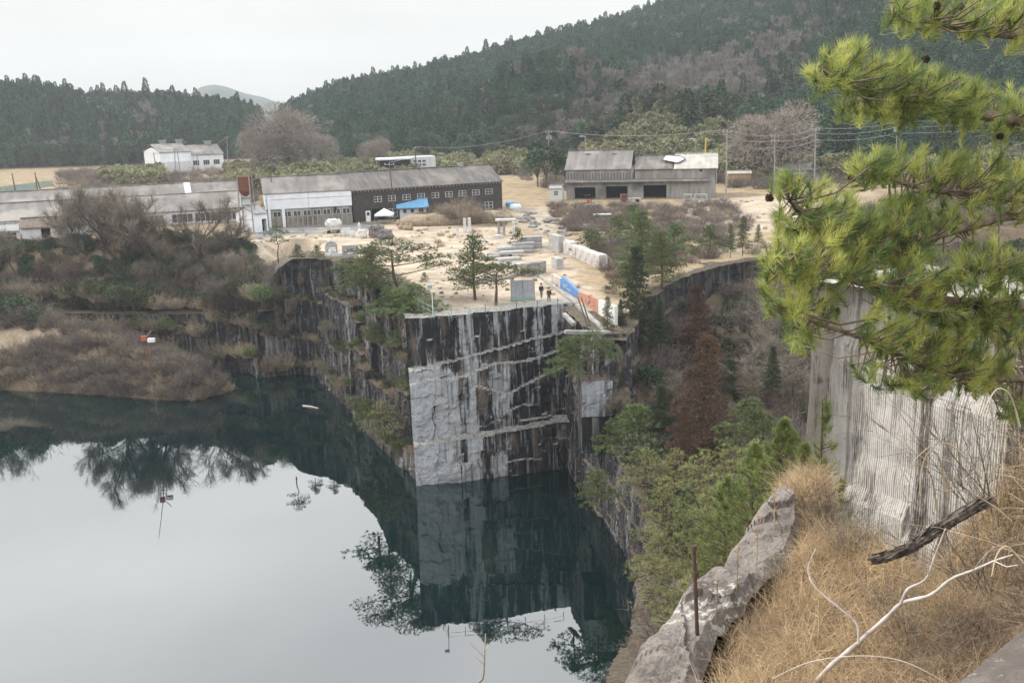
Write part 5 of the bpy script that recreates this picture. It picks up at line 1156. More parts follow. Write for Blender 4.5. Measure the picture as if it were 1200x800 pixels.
scatter_stuff('undergrowth', 'tangled bare winter brush covering the banks, the spit, the side pit and the waste ground', np.stack(cat_[:3], 1), cat_[3], cat_[4], bushsrc, 'undergrowth')
# shrubby green slopes beyond the works
ol = [one(bamb[0], 'olive_shrub', 'broad olive shrub on the low hill right of the white factory', 'bush', None, *atd(300, 195, 330)[:2], 1.), one(bamb[1], 'olive_shrub', 'smaller olive shrub on the low hill behind the white workshop', 'bush', None, *atd(352, 198, 320)[:2], 1.), bushsrc[2]]
def polar(n, p0, p1, r0_, r1_):
    px = rng.uniform(p0, p1, n); r = rng.uniform(r0_, r1_, n); d = fw * F_PX + rt * (px[:, None] - 600) - upv * ((130.7 - (px[:, None] - 600) * math.tan(ROLL)) - 400); th = np.arctan2(d[:, 0], d[:, 1]); return np.sin(th) * r, np.cos(th) * r
q1 = polar(520, 262, 500, 300, 440); q2 = polar(260, 480, 650, 350, 410); q3 = polar(900, 690, 870, 292, 400); q4 = polar(160, 120, 180, 350, 420); q5 = polar(240, 880, 1300, 285, 330)
X = np.concatenate([q[0] for q in (q1, q2, q3, q4, q5)]); Y = np.concatenate([q[1] for q in (q1, q2, q3, q4, q5)])
scatter_stuff('shrub_cover', 'pale olive and brown shrubs covering the low slopes between the works and the forest', np.stack([X, Y, hfun(X, Y) - .2], 1), rng.uniform(.6, 1.5, len(X)), rng.choice([0, 0, 1, 1, 2], len(X)), ol, 'undergrowth')
# large bare oak-like crown behind (left centre) and right
dome = far_round('dome', 17, 10, pmat('beige bare crown', (.3, .255, .215), (.2, .17, .15), .4, .95), 9000, (1.5, .13), 22)
for (px_, py_, D_, s_, lb) in ((338, 192, 400, 1.9, 'big rounded leafless tree rising over the olive shrubs right of the white factory'), (310, 195, 395, 1.3, 'smaller leafless tree at the left flank of the big rounded one'), (368, 195, 390, 1.2, 'leafless tree at the right flank of the big rounded one'), (905, 205, 290, 1.55, 'large rounded grey leafless tree before the dark forest at right'), (440, 185, 400, .9, 'round grey tree over the olive shrubs behind the white workshop')):
    P = atd(px_, py_, D_); one(dome, 'bare_tree', lb, 'tree', None, P[0], P[1], s_ * .78)
P = atd(885, 208, 297); one(rounds[1], 'broadleaf_tree', 'dark green tree with sloping side beside the large grey leafless tree', 'tree', None, P[0], P[1], 1.5)
for i, (px_, s_) in enumerate(((630, 1.2), (640, 1.4), (662, 1.0), (652, 1.1))):
    P = atd(px_, 205, 285 + i * 3); one(rounds[0], 'evergreen_tree', 'dark round evergreen in the clump between the two works', 'tree', 'evergreens between the two works', P[0], P[1], s_ * .8)
# brush mound before the timber warehouse
for i in range(46):
    q = i / 45; x = 482 + 112 * q; y = 267 - 3 * abs(q - .5) * 2 + rng.normal() * 2.5 - 3; P = at(x, y)
    s = .7 + .75 * math.exp(-((q - .5) / .28) ** 2); one(bushes[[1, 1, 0][i % 3]], 'dead_bush', 'pale brown dry bush in the long mound before the timber warehouse', 'bush', 'dry bushes of the mound', P[0], P[1] + 2.2, s * rng.uniform(.8, 1.1), z=ZP + .2 + 1.5 * math.exp(-((q - .5) / .3) ** 2))
b = MB(); rock(b, (0, 0, .3), (19, 4.4, 4.), 7, rough=.1, n=8); P = at(537, 262); o = b.build('earth_mound', pmat('dry litter', (.3, .235, .165), (.2, .155, .11), 2, .95, .1), loc=(P[0], P[1], ZP), smooth=True); o.rotation_euler = (0, 0, .12); struct(o)
# ----- pines
p_um = pine_meshes('umbrella_pine', 6, [(0, 0, 6, 1.3, .5), (1.3, .3, 5.1, 1.1, .4), (-1.2, -.2, 4.9, 1.2, .4), (.4, -1, 4.3, 1.2, .4), (1.5, -.6, 3.6, 1., .35), (-1.3, .6, 3.5, 1., .35), (-.3, .8, 5.4, 1.1, .4)], nt=26, needle=.3, w=.05, per=12)
p_big = pine_meshes('spreading_pine', 7, [(0, 0, 7, 1.6, .7), (1.8, 0, 6.3, 1.5, .6), (-1.7, .4, 6.2, 1.5, .6), (2.9, -.3, 5.3, 1.4, .5), (-2.6, -.4, 5.2, 1.4, .5), (.6, -1.4, 5.4, 1.5, .5), (-.8, 1.4, 5.6, 1.5, .5), (-3.4, .4, 4.2, 1.2, .4), (3.3, .6, 4.2, 1.1, .4), (-1.6, -1.2, 4.2, 1.3, .4)], lean=(-.7, 0), nt=60, needle=.24, w=.036, per=12, trunk_r=.17)
p_cone = pine_meshes('cone_pine', 7.5, cone_pads(7.5, 2.5, 38, .2, 1.1), nt=42, needle=.22, w=.035, per=13)
p_flat = pine_meshes('flat_pine', 3.6, [(0, 0, 3.7, 1.6, .45), (1.4, -.2, 3.4, 1.4, .4), (-1.5, .2, 3.5, 1.3, .4), (2.5, 0, 3.2, 1.1, .35), (.3, .9, 3.6, 1.2, .4), (-2.4, 0, 3.1, .9, .3)], lean=(.1, 0), nt=34, needle=.25, w=.04, per=12, trunk_r=.15)
p_shr = pine_meshes('pine_shrub', 3.4, cone_pads(3.4, 1.7, 18, .12, .85), nt=26, needle=.28, w=.045, per=12, trunk_r=.08, mat=M_pine)
p_shl = pine_meshes('light_pine_shrub', 4.6, cone_pads(4.6, 2.5, 26, .2, .8, .6), nt=34, needle=.2, w=.02, per=14, trunk_r=.09, mat=M_pinel)
p_fir = pine_meshes('dark_conifer', 14, cone_pads(14, 3., 75, .06, 1.15, .75), nt=40, needle=.3, w=.05, per=12, trunk_r=.2, mat=M_pined)
p_brn = pine_meshes('brown_conifer', 10, cone_pads(10, 2.3, 60, .08, 1., .8), nt=44, needle=.26, w=.04, per=12, trunk_r=.14, mat=M_brownc)
def pine(px, py, topy, mesh, label, cat='pine', group=None, z=ZP, D=None, rz=None, hmesh=None, wide=1., name='pine_tree', sink=.1):
    P = at(px, py, z) if D is None else atd(px, py, D); D_ = math.hypot(P[0], P[1]); T = atd(px, topy, D_); z0 = hz(P[0], P[1]) - sink if name != 'ledge_pine' else P[2]
    if z0 < P[2] - 5: z0 = P[2] - .3
   
    zs = max(v.co.z for v in mesh[1].vertices); s = max(.15, (T[2] - z0) / zs); t = tree(name if name != 'ledge_pine' else 'pine_tree', label, cat, group, (P[0], P[1], z0), mesh[0], mesh[1], rng.random() * 6.28 if rz is None else rz, s); t.scale = (s * wide, s * wide, s); return t
pine(326, 303, 263, p_um, 'small cloud pruned pine with layered flat crown by the stone lantern', rz=0)
pine(349, 303, 285, p_shr, 'little pine bush right of the stone lantern', rz=0)
pine(372, 303, 286, p_shr, 'little pine bush left of the disc sculpture')
pine(471, 352, 276, p_big, 'large leaning red pine with airy crown on the left cliff edge', rz=0.1, D=118, wide=1.7)
pine(437, 345, 286, p_cone, 'dark pointed pine at the left side of the large leaning red pine', D=124, wide=1.4)
pine(425, 340, 300, p_shr, 'low dark pine bush at the left foot of the cliff edge group', D=128, wide=2.1)
pine(482, 368, 330, p_shr, 'green pine bush hanging over the cliff edge left of the sign post', D=110, wide=2.1)
pine(462, 370, 335, p_shr, 'grey green pine bush below the large leaning red pine', D=113, wide=2.)
pine(557, 351, 272, p_cone, 'conical layered pine in the middle of the sandy yard', rz=1., wide=1.35)
pine(581, 357, 305, p_flat, 'flat topped low pine just left of the grey two panel board', rz=-.1, wide=1.25)
pine(607, 293, 265, p_shr, 'dense bright green pine bush right of the stone portal', wide=.8)
pine(500, 316, 297, p_shr, 'yellowing small bush in the sand right of the large red pine', wide=.8)
pine(498, 331, 318, p_shr, 'small dark bush in the sand above the green railing', wide=.9)
# right hand middle ground pines
for i, (x, y, ty, m_, w_, lb) in enumerate(((752, 330, 243, p_cone, 1.35, 'largest bushy pine in the brush below the derelict works'), (775, 338, 268, p_cone, 1.3, 'bushy pine just right of the largest one in the brush'), (790, 300, 258, p_shr, 1.4, 'rounded pine at the right of the brush pine clump'), (742, 262, 238, p_shr, 1.3, 'small dark pine in the brush directly below the second opening'), (725, 285, 250, p_shr, 1.2, 'small pine above the pale stone row'), (692, 298, 266, p_shr, 1.6, 'low spreading bright pine beside the pale stone row'), (700, 262, 250, p_shr, 1.2, 'tiny pine by the pale topped stand'), (870, 300, 252, p_cone, .6, 'slender pine at the pit rim near the sandy yard'), (856, 302, 262, p_cone, .6, 'slender pine just left of the one at the pit rim'), (832, 296, 262, p_shr, 1.2, 'round pine left of the slender rim pines'), (888, 290, 262, p_cone, .7, 'slender pine half hidden by the near branch'), (735, 345, 305, p_shr, 1.2, 'light pine bush at the head of the side pit'))):
    pine(x, y, ty, m_, lb, wide=w_)
pine(712, 402, 345, p_cone, 'thin sparse pine at the lower end of the painted wall', wide=.5, D=97)
pine(690, 446, 385, p_big, 'broad pine standing on the square rock block right of the prow', wide=1.0, D=93)
pine(668, 440, 392, p_shr, 'pine bush clinging to the left edge of the square rock block', wide=1.2, D=94)
pine(746, 452, 286, p_fir, 'tall dark conifer with browning top in the side pit', D=104, wide=.85)
pine(728, 460, 350, p_fir, 'lower dark conifer left of the tall browning one', D=100, wide=.9)
pine(772, 440, 350, p_fir, 'dark conifer right of the tall browning one', D=112, wide=.9)
pine(822, 525, 386, p_brn, 'brown dying conifer in the middle of the side pit', D=84, wide=1.05)
pine(818, 430, 330, p_brn, 'second brown dying conifer behind the front one', D=112, wide=1.)
pine(800, 545, 470, p_brn, 'small reddish dying conifer at the left foot of the front one', D=80, wide=.8)
for i, (x, y, ty, D_) in enumerate(((795, 420, 400 - 12, 92), (905, 480, 400, 70), (870, 460, 375, 78), (925, 430, 340, 90), (850, 540, 470, 62), (770, 480, 430, 86), (900, 400, 335, 110), (730, 500, 450, 82))):
    bare(x, y, ty, 'grey leafless shrub tangled in the side pit', 'leafless shrubs of the side pit', k=[3, 1, 2][i % 3], D=D_, wide=1.4)
fl = ['yellow green pine bush on the terrace above the right quarry wall', 'yellow green pine bushes on the terrace']
for i, (x, y, ty, D_, w_) in enumerate(((748, 560, 520, 82, .9), (778, 625, 560, 69, .95), (790, 585, 520, 76, 1.05), (822, 600, 520, 71, 1.1), (858, 590, 512, 68, 1.1), (806, 668, 592, 60, 1.), (838, 652, 565, 58, 1.1), (792, 705, 655, 56, .9), (872, 640, 550, 55, 1.1), (772, 655, 615, 64, .7), (885, 600, 510, 62, 1.1), (893, 665, 570, 50, 1.), (826, 712, 645, 51, 1.), (856, 705, 620, 48, 1.))):
    pine(x, y, ty, p_shl, fl[0], group=fl[1], D=D_, wide=w_)
for i, (x, y, D_) in enumerate(((735, 520, 80), (760, 500, 84))):
    P = atd(x, y, D_); one(bushes[4], 'evergreen_shrub', ('grey green shrub by the face of the square rock block', 'grey green shrub behind the yellow green pine bushes')[i], 'bush', None, P[0], P[1], 1.7)
b = MB(); A = atd(682, 470, 91.2); w_ = 3.0; V_ = []
xs = np.linspace(0, w_, 22); zs = np.linspace(-5.5, 1.9, 30); XX, ZZ = np.meshgrid(xs, zs, indexing='ij'); YY = .12 * fbm(XX * 1.2, ZZ) + .5 * (ZZ < -1.75); YY = YY + blocky(XX, ZZ, 1.1, 1.4, .3, 4); ix = np.arange(660).reshape(22, 30); fq = np.stack([ix[:-1, :-1], ix[1:, :-1], ix[1:, 1:], ix[:-1, 1:]], -1)
VV = np.stack([XX, YY, ZZ], -1).reshape(-1, 3); b.add(VV, fq[:, 15:].reshape(-1, 4)); b.add(VV, fq[:, :15].reshape(-1, 4), 1); b.box((w_ / 2, 1.95, -1.85), (w_ - .16, 3., 7.1), mi=1); o = b.build('square_rock_block', [rock_mat('pale block granite', thr=.47, light=(.3, .31, .33), top=(.15, .13, .09)), M_cliff], loc=tuple(A)); o.rotation_euler = (0, 0, .06); struct(o)
for i, (x, y, s_) in enumerate(((3, 309, 2.2), (22, 309, 2.1), (42, 308, 1.9), (-20, 309, 2.3), (62, 306, 1.8), (88, 306, 1.6), (-45, 309, 2.4))):
    P = at(x, y); one(bushes[[3, 0, 3][i % 3]], ['evergreen_shrub', 'dead_bush', 'evergreen_shrub'][i % 3], ['dark evergreen shrub in front of the small sheds at far left', 'twiggy brown bush in front of the small sheds at far left', 'dark evergreen shrub in front of the small sheds at far left'][i % 3], 'bush', ['dark shrubs before the small sheds', 'brown bushes before the small sheds', 'dark shrubs before the small sheds'][i % 3], P[0], P[1], s_)
for i, (x, y, ty, D_, m_, w_, lb) in enumerate(((728, 500, 452, 92, p_fir, .9, 'dark conifer bush against the right side of the square rock block'), (722, 525, 488, 90, p_shr, 1.4, 'green pine bush below the square rock block'), (745, 515, 470, 88, p_shr, 1.3, 'green pine bush at the left of the side pit floor'), (775, 500, 450, 90, p_fir, 1.1, 'dark bushy conifer low in the side pit'), (855, 470, 420, 95, p_fir, 1.1, 'dark bushy conifer behind the brown dying conifer'), (880, 520, 465, 74, p_shr, 1.5, 'bright pine bush at the right of the side pit floor'), (905, 455, 405, 88, p_fir, 1., 'dark conifer at the right of the side pit by the white rock'), (790, 375, 335, 126, p_cone, 1., 'pine rooted just below the rim of the side pit'), (850, 385, 345, 128, p_fir, 1., 'dark conifer just below the far rim of the side pit'), (700, 590, 548, 80, p_shr, 1.2, 'pine bush hanging over the top of the right quarry wall'), (760, 555, 520, 78, p_shl, 1.1, 'light pine bush at the head of the terrace'), (925, 400, 350, 108, p_fir, .9, 'dark conifer against the far rim beside the near branch'))):
    pine(x, y, ty, m_, lb, D=D_, wide=w_)
# ledge greenery on the left face
for i, (x, y, ty, D_, m_, lb) in enumerate(((452, 516, 465, 111.5, p_shl, 'light pine bush growing from a low ledge of the left face'), (432, 500, 465, 114, p_shr, 'grey green pine bush on the low ledge of the left face'), (478, 455, 430, 106.5, p_shr, 'tiny pine on an upper ledge beside the prow'), (466, 408, 385, 110, p_shr, 'green tuft pine on the top step beside the prow'), (440, 400, 375, 116, p_shr, 'green bush under the large red pine on the left face'))):
    pine(x, y, ty, m_, lb, name='ledge_pine', D=D_, wide=1.3)

# ---------------------------------------------------------------- drilled white rock face at right
mt, n, bs = nodes_of('drill marked white granite', .9, .25)
g = geo_pos(n); tcn = n.nodes.new('ShaderNodeTexCoord'); oc = tcn.outputs['Object']
wv = n.nodes.new('ShaderNodeTexWave'); wv.wave_type = 'BANDS'; wv.bands_direction = 'X'; wv.inputs['Scale'].default_value = 3.3; wv.inputs['Distortion'].default_value = .15; wv.inputs['Detail'].default_value = 1
mpn = n.nodes.new('ShaderNodeMapping'); mpn.inputs['Scale'].default_value = (1, 1, .02); n.links.new(oc, mpn.inputs[0]); n.links.new(mpn.outputs[0], wv.inputs[0])
s1 = noise(n, oc, 2.1, 5, (1, 1, .05), .65); s2 = noise(n, oc, 11., 4, (1, 1, .12), .7); s3 = noise(n, oc, .55, 3, (1, 1, .12)); s4 = noise(n, oc, 7., 6)
dk = math_(n, 'ADD', math_(n, 'MULTIPLY', s1, .75), math_(n, 'ADD', math_(n, 'MULTIPLY', s2, .4), math_(n, 'MULTIPLY', s3, .35)))
dk = math_(n, 'ADD', dk, math_(n, 'MULTIPLY', rng_map(n, wv.outputs[0], 0, .5, .14, 0), rng_map(n, noise(n, oc, .9, 4), .4, .6)))
dk = math_(n, 'ADD', dk, math_(n, 'MULTIPLY', noise(n, oc, 1.4, 6), .22)); dk = math_(n, 'SUBTRACT', dk, .09)
col = mixc(n, rng_map(n, dk, .77, .96), (.5, .47, .43), (.1, .085, .075))
sx = n.nodes.new('ShaderNodeSeparateXYZ'); n.links.new(oc, sx.inputs[0])
st = math_(n, 'ABSOLUTE', math_(n, 'SUBTRACT', sx.outputs['X'], 4.75), 0)
col = mixc(n, math_(n, 'MULTIPLY', rng_map(n, st, .18, .32, .9, 0), rng_map(n, s2, .3, .5)), col, (.07, .055, .045))
col = mixc(n, rng_map(n, s4, .52, .7, 0, .45), col, (.3, .27, .24))
n.links.new(col, bs.inputs['Base Color']); bump(n, bs, math_(n, 'ADD', wv.outputs[0], s4), .8, .03)
A = at(948, 470, 27); 
A = atd(946, 420, 41.5); B = atd(1165, 430, 37.); L, rz = to_local(A, B); b = MB()
xs = np.arange(0, L, .03); zs = np.linspace(12 - 0, 32.8, 30); off = .014 * np.abs(np.sin(xs * math.pi / .11 + 1.5 * np.sin(xs))) + .1 * fbm(xs * .7, xs * 0 + 3)
off = off + .25 * (xs < .9); XX, ZZ = np.meshgrid(xs, zs, indexing='ij'); YY = off[:, None] * np.clip(.6 + 1.6 * fbm(XX * .8, ZZ * .25), .1, 1.4) + .1 * fbm(XX * .9, ZZ * .9) + .03 * fbm(XX * 5, ZZ * 5) + .3 * np.floor((ZZ + .25 * XX + .25 * np.sin(XX * 1.3)) / 6.1) + .22 * vn.g[5, np.floor(XX / 1.55 + .3).astype(int) % 256] + .1 * vn.g[8, np.floor(XX / .62).astype(int) % 256] + .12 * blocky(XX * .6, ZZ, 2.5, 5., 1., 3)
XX = XX - (xs[:, None] < .9) * np.clip((28.5 - ZZ) / 9, 0, 1) * .5
ZZ = ZZ + np.clip((ZZ - 31), 0, 2) * .3 * fbm(XX * 1.1, XX * 0)
k1, k2 = XX.shape; ix = np.arange(k1 * k2).reshape(k1, k2); b.add(np.stack([XX, YY, ZZ], -1).reshape(-1, 3), np.stack([ix[:-1, :-1], ix[1:, :-1], ix[1:, 1:], ix[:-1, 1:]], -1).reshape(-1, 4))
zz = np.linspace(12, 32.8, 30); yy = np.linspace(0, 7, 30); Y2, Z2 = np.meshgrid(yy, zz, indexing='ij'); X2 = .1 * fbm(Y2, Z2 * .4) - np.clip((28.5 - Z2) / 9, 0, 1) * .5; Y2 = Y2 + .26
ix = np.arange(900).reshape(30, 30); b.add(np.stack([X2, Y2, Z2], -1).reshape(-1, 3), np.stack([ix[1:, :-1], ix[:-1, :-1], ix[:-1, 1:], ix[1:, 1:]], -1).reshape(-1, 4))
xt = np.linspace(-.1, L, 40); yt = np.linspace(.3, 7.2, 20); X3, Y3 = np.meshgrid(xt, yt, indexing='ij'); Z3 = 32.85 + .3 * fbm(X3 * .8, Y3 * .8) * np.clip((Y3 - .3), 0, 1); ix = np.arange(800).reshape(40, 20)
b.add(np.stack([X3, Y3, Z3], -1).reshape(-1, 3), np.stack([ix[:-1, :-1], ix[1:, :-1], ix[1:, 1:], ix[:-1, 1:]], -1).reshape(-1, 4))
o = b.build('drilled_rock_face', mt, loc=(A[0], A[1], 0)); o.rotation_euler = (0, 0, rz); struct(o)

# ---------------------------------------------------------------- foreground: ledge, boulder, grass, branches
def hit(px, py, f=1.0):
    d = ray(px, py); t = np.arange(1.5, 60, .05); Q = CAMP + d * t[:, None]; Hh = hfun(Q[:, 0], Q[:, 1]); hitm = Q[:, 2] < Hh; k = np.argmax(hitm)
    if not hitm.any() or t[k] > 22:
        k = np.argmax(Q[:, 2] < fgz(Q[:, 0], Q[:, 1]) + .2)
    return CAMP + d * t[k] * f
M_ledge = pmat('rough pinkish granite', (.4, .36, .33), (.2, .175, .155), 1.6, .9, .05, c3=(.55, .52, .48))
mt, n, bs = nodes_of('speckled ledge granite', .92, .2); g = geo_pos(n); ps = g.outputs['Position']
f1 = noise(n, ps, 1.3, 7, None, .65); f2 = noise(n, ps, 9., 6, None, .7); f3 = noise(n, ps, 38., 4, None, .7); f4 = noise(n, ps, .5, 3)
c = mixc(n, rng_map(n, f1, .38, .62), (.27, .24, .215), (.13, .11, .098)); c = mixc(n, rng_map(n, f2, .53, .64), c, (.1, .085, .075)); c = mixc(n, rng_map(n, math_(n, 'ADD', f2, math_(n, 'MULTIPLY', f4, .6)), .9, .97), c, (.5, .48, .44)); c = mixc(n, rng_map(n, f3, .45, .65, 0, .5), c, (.12, .1, .09))
n.links.new(c, bs.inputs['Base Color']); bump(n, bs, math_(n, 'ADD', f1, math_(n, 'MULTIPLY', f2, .5)), 1., .12); M_led = mt
def rock_strip(name, left, right, drop, rough=.08, nu=90, nv=26):
    Lp = np.array(left); Rp = np.array(right); u = np.linspace(0, 1, nu); cl = np.linspace(0, 1, len(Lp)); cr = np.linspace(0, 1, len(Rp))
    l = np.stack([np.interp(u, cl, Lp[:, i]) for i in range(3)], 1); r = np.stack([np.interp(u, cr, Rp[:, i]) for i in range(3)], 1)
    v = np.linspace(0, 1, nv); G = l[:, None] + (r - l)[:, None] * v[None, :, None]; G[..., 2] += rough * 1.6 * fbm(G[..., 0] * 1.4, G[..., 1] * 1.4, 6) + .16 * blocky(G[..., 0] * 1.5, G[..., 1] * 1.5, 1.3, 1.1, 1., 7) + np.minimum(v / .12, 1)[None] * .1 - np.clip(v - .8, 0, 1)[None] * .8
    dn = np.linspace(1, 0, 16)[:-1]; S = l[:, None] + np.zeros((1, 15, 1)); S[..., 2] -= dn[None] * drop; S[..., 0] += -.15 - dn[None] * .25 + .3 * fbm(u[:, None] * 14 + 0 * dn[None], dn[None] * 5 + 0 * u[:, None]); S[..., 1] += .2 * fbm(u[:, None] * 9, dn[None] * 4 + 5)
    A_ = np.concatenate([S, G], 1); nv2 = A_.shape[1]; ix = np.arange(nu * nv2).reshape(nu, nv2); b = MB(); b.add(A_.reshape(-1, 3), np.stack([ix[:-1, :-1], ix[:-1, 1:], ix[1:, 1:], ix[1:, :-1]], -1).reshape(-1, 4)); return struct(b.build(name, M_led, smooth=False))
def fgz(x, y): return 33.6 + .34 * ((x - .9) * .92 - (y - 8.9) * .39)
lp = []; rp_ = []
for (x, y, x2, y2) in ((700, 860, 800, 880), (735, 800, 815, 815), (775, 742, 840, 752), (830, 682, 880, 705), (868, 640, 930, 660), (900, 604, 940, 625), (912, 592, 935, 606)):
    z_ = 33.75; p = at(x, y, z_); z_ = fgz(p[0], p[1]) + .18; p = at(x, y, z_); lp.append(p); p = at(x2, y2, z_ + .12); rp_.append(p)
rock_strip('granite_ledge', lp, rp_, 9., rough=.2, nu=170, nv=46)
# near boulder bottom right
b = MB(); V = [at(*q) for q in ((1098, 812, 36.3), (1150, 772, 36.35), (1205, 733, 36.4), (1300, 690, 36.5), (1420, 800, 36.6), (1300, 1000, 36.5))]; V = np.array(V); c0 = V.mean(0); rings = []
for s_, dz in ((.0, .12), (.5, .1), (.85, .06), (.96, 0), (1.0, -.07), (1.02, -.8), (1.0, -2.4)):
    pts = []
    for i in range(48):
        q = i / 8; k = int(q) % 6; f = q - int(q); e_ = V[k] * (1 - f) + V[(k + 1) % 6] * f; p = c0 + (e_ - c0) * s_; p = p + [0, 0, dz]; p = p + np.array([.05, .05, .05]) * fbm(np.array([p[0] * 3]), np.array([p[1] * 3 + p[2] * 2]))[0]; pts.append(p)
    rings.append(pts)
A_ = np.array(rings).reshape(-1, 3); fc = [[j * 48 + i, j * 48 + (i + 1) % 48, (j + 1) * 48 + (i + 1) % 48, (j + 1) * 48 + i] for j in range(6) for i in range(48)]; b.add(A_, np.array(fc)[:, ::-1])
tag(b.build('granite_block', M_led, smooth=True), 'rough grey granite block in the bottom right corner', 'rock')
# grass
def strands(P, D, L, W, bend, segs=4, mat_=None):
    """curved tapering blades as strips"""
    n_ = len(P); t = np.linspace(0, 1, segs + 1); side = nrm(np.cross(D, rng.normal(size=(n_, 3)))); bd = nrm(rng.normal(size=(n_, 3)) * [1, 1, .1]) ; V = []
    for k, q in enumerate(t):
        c = P + D * (L * q)[:, None] + bd * (bend * L * q * q)[:, None] - np.array([0, 0, 1]) * (bend * L * .45 * q ** 3)[:, None]
        w = (W * (1 - q * .85))[:, None] / 2; V += [c - side * w, c + side * w]
    V = np.stack(V, 1); base = np.arange(n_)[:, None] * (2 * (segs + 1)); F_ = np.concatenate([base + np.array([[2 * k, 2 * k + 1, 2 * k + 3, 2 * k + 2]]) for k in range(segs)])
    return V.reshape(-1, 3), F_
def grass_pts(poly, n_, clump=.0):
    P = np.array(poly); X = rng.uniform(P[:, 0].min(), P[:, 0].max(), n_ * 3); Y = rng.uniform(P[:, 1].min(), P[:, 1].max(), n_ * 3); k = (sdist(X, Y, poly) > .12)
    if clump: k &= (fbm(X * 1.3, Y * 1.3) + rng.random(len(X)) * .5 > clump)
    X, Y = X[k][:n_], Y[k][:n_]; return np.stack([X, Y, hfun(X, Y) - .02], 1)
FGV = [(.95, 8.6), (2.0, 11.1), (3.2, 13.8), (4.1, 15.9), (5.2, 16.6), (5.2, 15.), (4.9, 12.6), (5.1, 11.3), (6.2, 10.8), (8, 12.8), (9.5, 8), (7, 5), (3.5, 4.5), (1.2, 6.5)]
def on_ledge(P): return sdist(P[:, 0], P[:, 1], [tuple(p[:2]) for p in lp] + [tuple(p[:2]) for p in rp_[::-1]]) > -.02
P = grass_pts(FGV, 42000, .12); k = ~on_ledge(P) | (rng.random(len(P)) < .02); P = P[k]; n_ = len(P); D = nrm(rng.normal(size=(n_, 3)) * [.5, .5, .1] + [.12, -.1, 1])
b = MB(); b.add(*strands(P, D, rng.uniform(.15, .55, n_) * np.where(P[:, 0] > 5, 1.2, 1), np.full(n_, .008), rng.uniform(.1, .9, n_)))
# matted fallen blades
P = grass_pts(FGV, 30000, -.1); k = ~on_ledge(P) | (rng.random(len(P)) < .12); P = P[k]; n_ = len(P); D = nrm(rng.normal(size=(n_, 3)) * [1, 1, .3] + [0, 0, .3]); b.add(*strands(P + [0, 0, .04], D, rng.uniform(.1, .4, n_), np.full(n_, .008), rng.uniform(.0, .8, n_), 3))
o = b.build('dry_grass', M_grass); o['kind'] = 'stuff'; tag(o, 'golden dry grass matted over the near slope beside the granite ledge', 'grass')
RV = [(4.6, 6.2), (5.2, 8.6), (5.4, 10.9), (6.3, 11.5), (8.2, 14.), (9.9, 17.4), (16, 20), (16, 6), (8, 4.4), (5, 4.2), (3.6, 4.6)]
P = grass_pts(RV, 24000, .0); n_ = len(P); D = nrm(rng.normal(size=(n_, 3)) * [.4, .4, .1] + [-.25, -.1, 1]); b = MB()
b.add(*strands(P, D, rng.uniform(.5, 1.7, n_), rng.uniform(.008, .017, n_), rng.uniform(.1, 1.1, n_), 6)); o = b.build('reeds', M_reed); o['kind'] = 'stuff'; tag(o, 'tangled pale brown reeds on the bank at the right edge', 'reeds')
# twiggy brush among the reeds and along the slope
nb_m = bush_mesh('near_bush', 900, .8, 1.3, .006, M_twig, L=(.5, 1.1)); 
for i, (x, y, s_, lb) in enumerate(((1165, 660, 1.1, 'grey brown twiggy bush in the reeds above the granite block'), (1130, 590, 1.2, 'twiggy bush in the reeds in front of the white rock face'), (1190, 560, 1.5, 'tall twiggy bush at the right edge among the reeds'), (1080, 740, .7, 'low twiggy bush beside the white dead branch'), (1000, 640, .6, 'brown twiggy bush at the top of the grass slope'), (975, 610, .7, 'dark twiggy tangle under the young pine at the ledge tip'), (890, 690, .5, 'grey twiggy tuft on the granite ledge'), (770, 790, .4, 'small twiggy tuft at the lower end of the ledge'))):
    P = hit(x, y); one(nb_m, 'dead_bush', lb, 'bush', None, P[0], P[1], s_)
# tall stalks
for i, (x, y, y2, lb) in enumerate(((862, 700, 640, 'yellow grass stalk left of the rusty post'), (885, 690, 600, 'tall yellow grass stalk on the ledge'), (957, 770, 690, 'tall golden stalk in the middle of the grass slope'), (905, 640, 575, 'thin stalk rising beside the ledge tip'), (838, 730, 680, 'short stalk just right of the rusty post'))):
    P = hit(x, y); D_ = math.hypot(P[0], P[1]); T = atd(x + 3, y2, D_); b = MB(); b.tube([P - [0, 0, .1], (P + T) / 2 + [.01, 0, 0], T], [.008, .007, .004], 4); k = 26; q = rng.uniform(.55, 1, k)[:, None]; b.blades(P + (T - P) * q, rand_dirs(k, .9), .12, .008)
    tag(b.build('grass_stalk', M_grass), lb, 'grass stalk')
# rusty post on ledge
P = hit(819, 752); D_ = math.hypot(P[0], P[1]); T = atd(813, 643, D_); b = MB(); b.tube([P - [0, 0, .3], T], [.024, .022], 7); b.tube([T - [0, 0, .02], T + [0, 0, .04]], [.036, .03], 7); M_ = atd(815, 675, D_); b.tube([M_, M_ + (T - P) * .06], [.037, .037], 7)
tag(b.build('rusty_post', pmat('dark rusted iron', (.1, .06, .045), (.05, .035, .03), 9, .9)), 'rusty iron post standing up from the granite ledge', 'post')
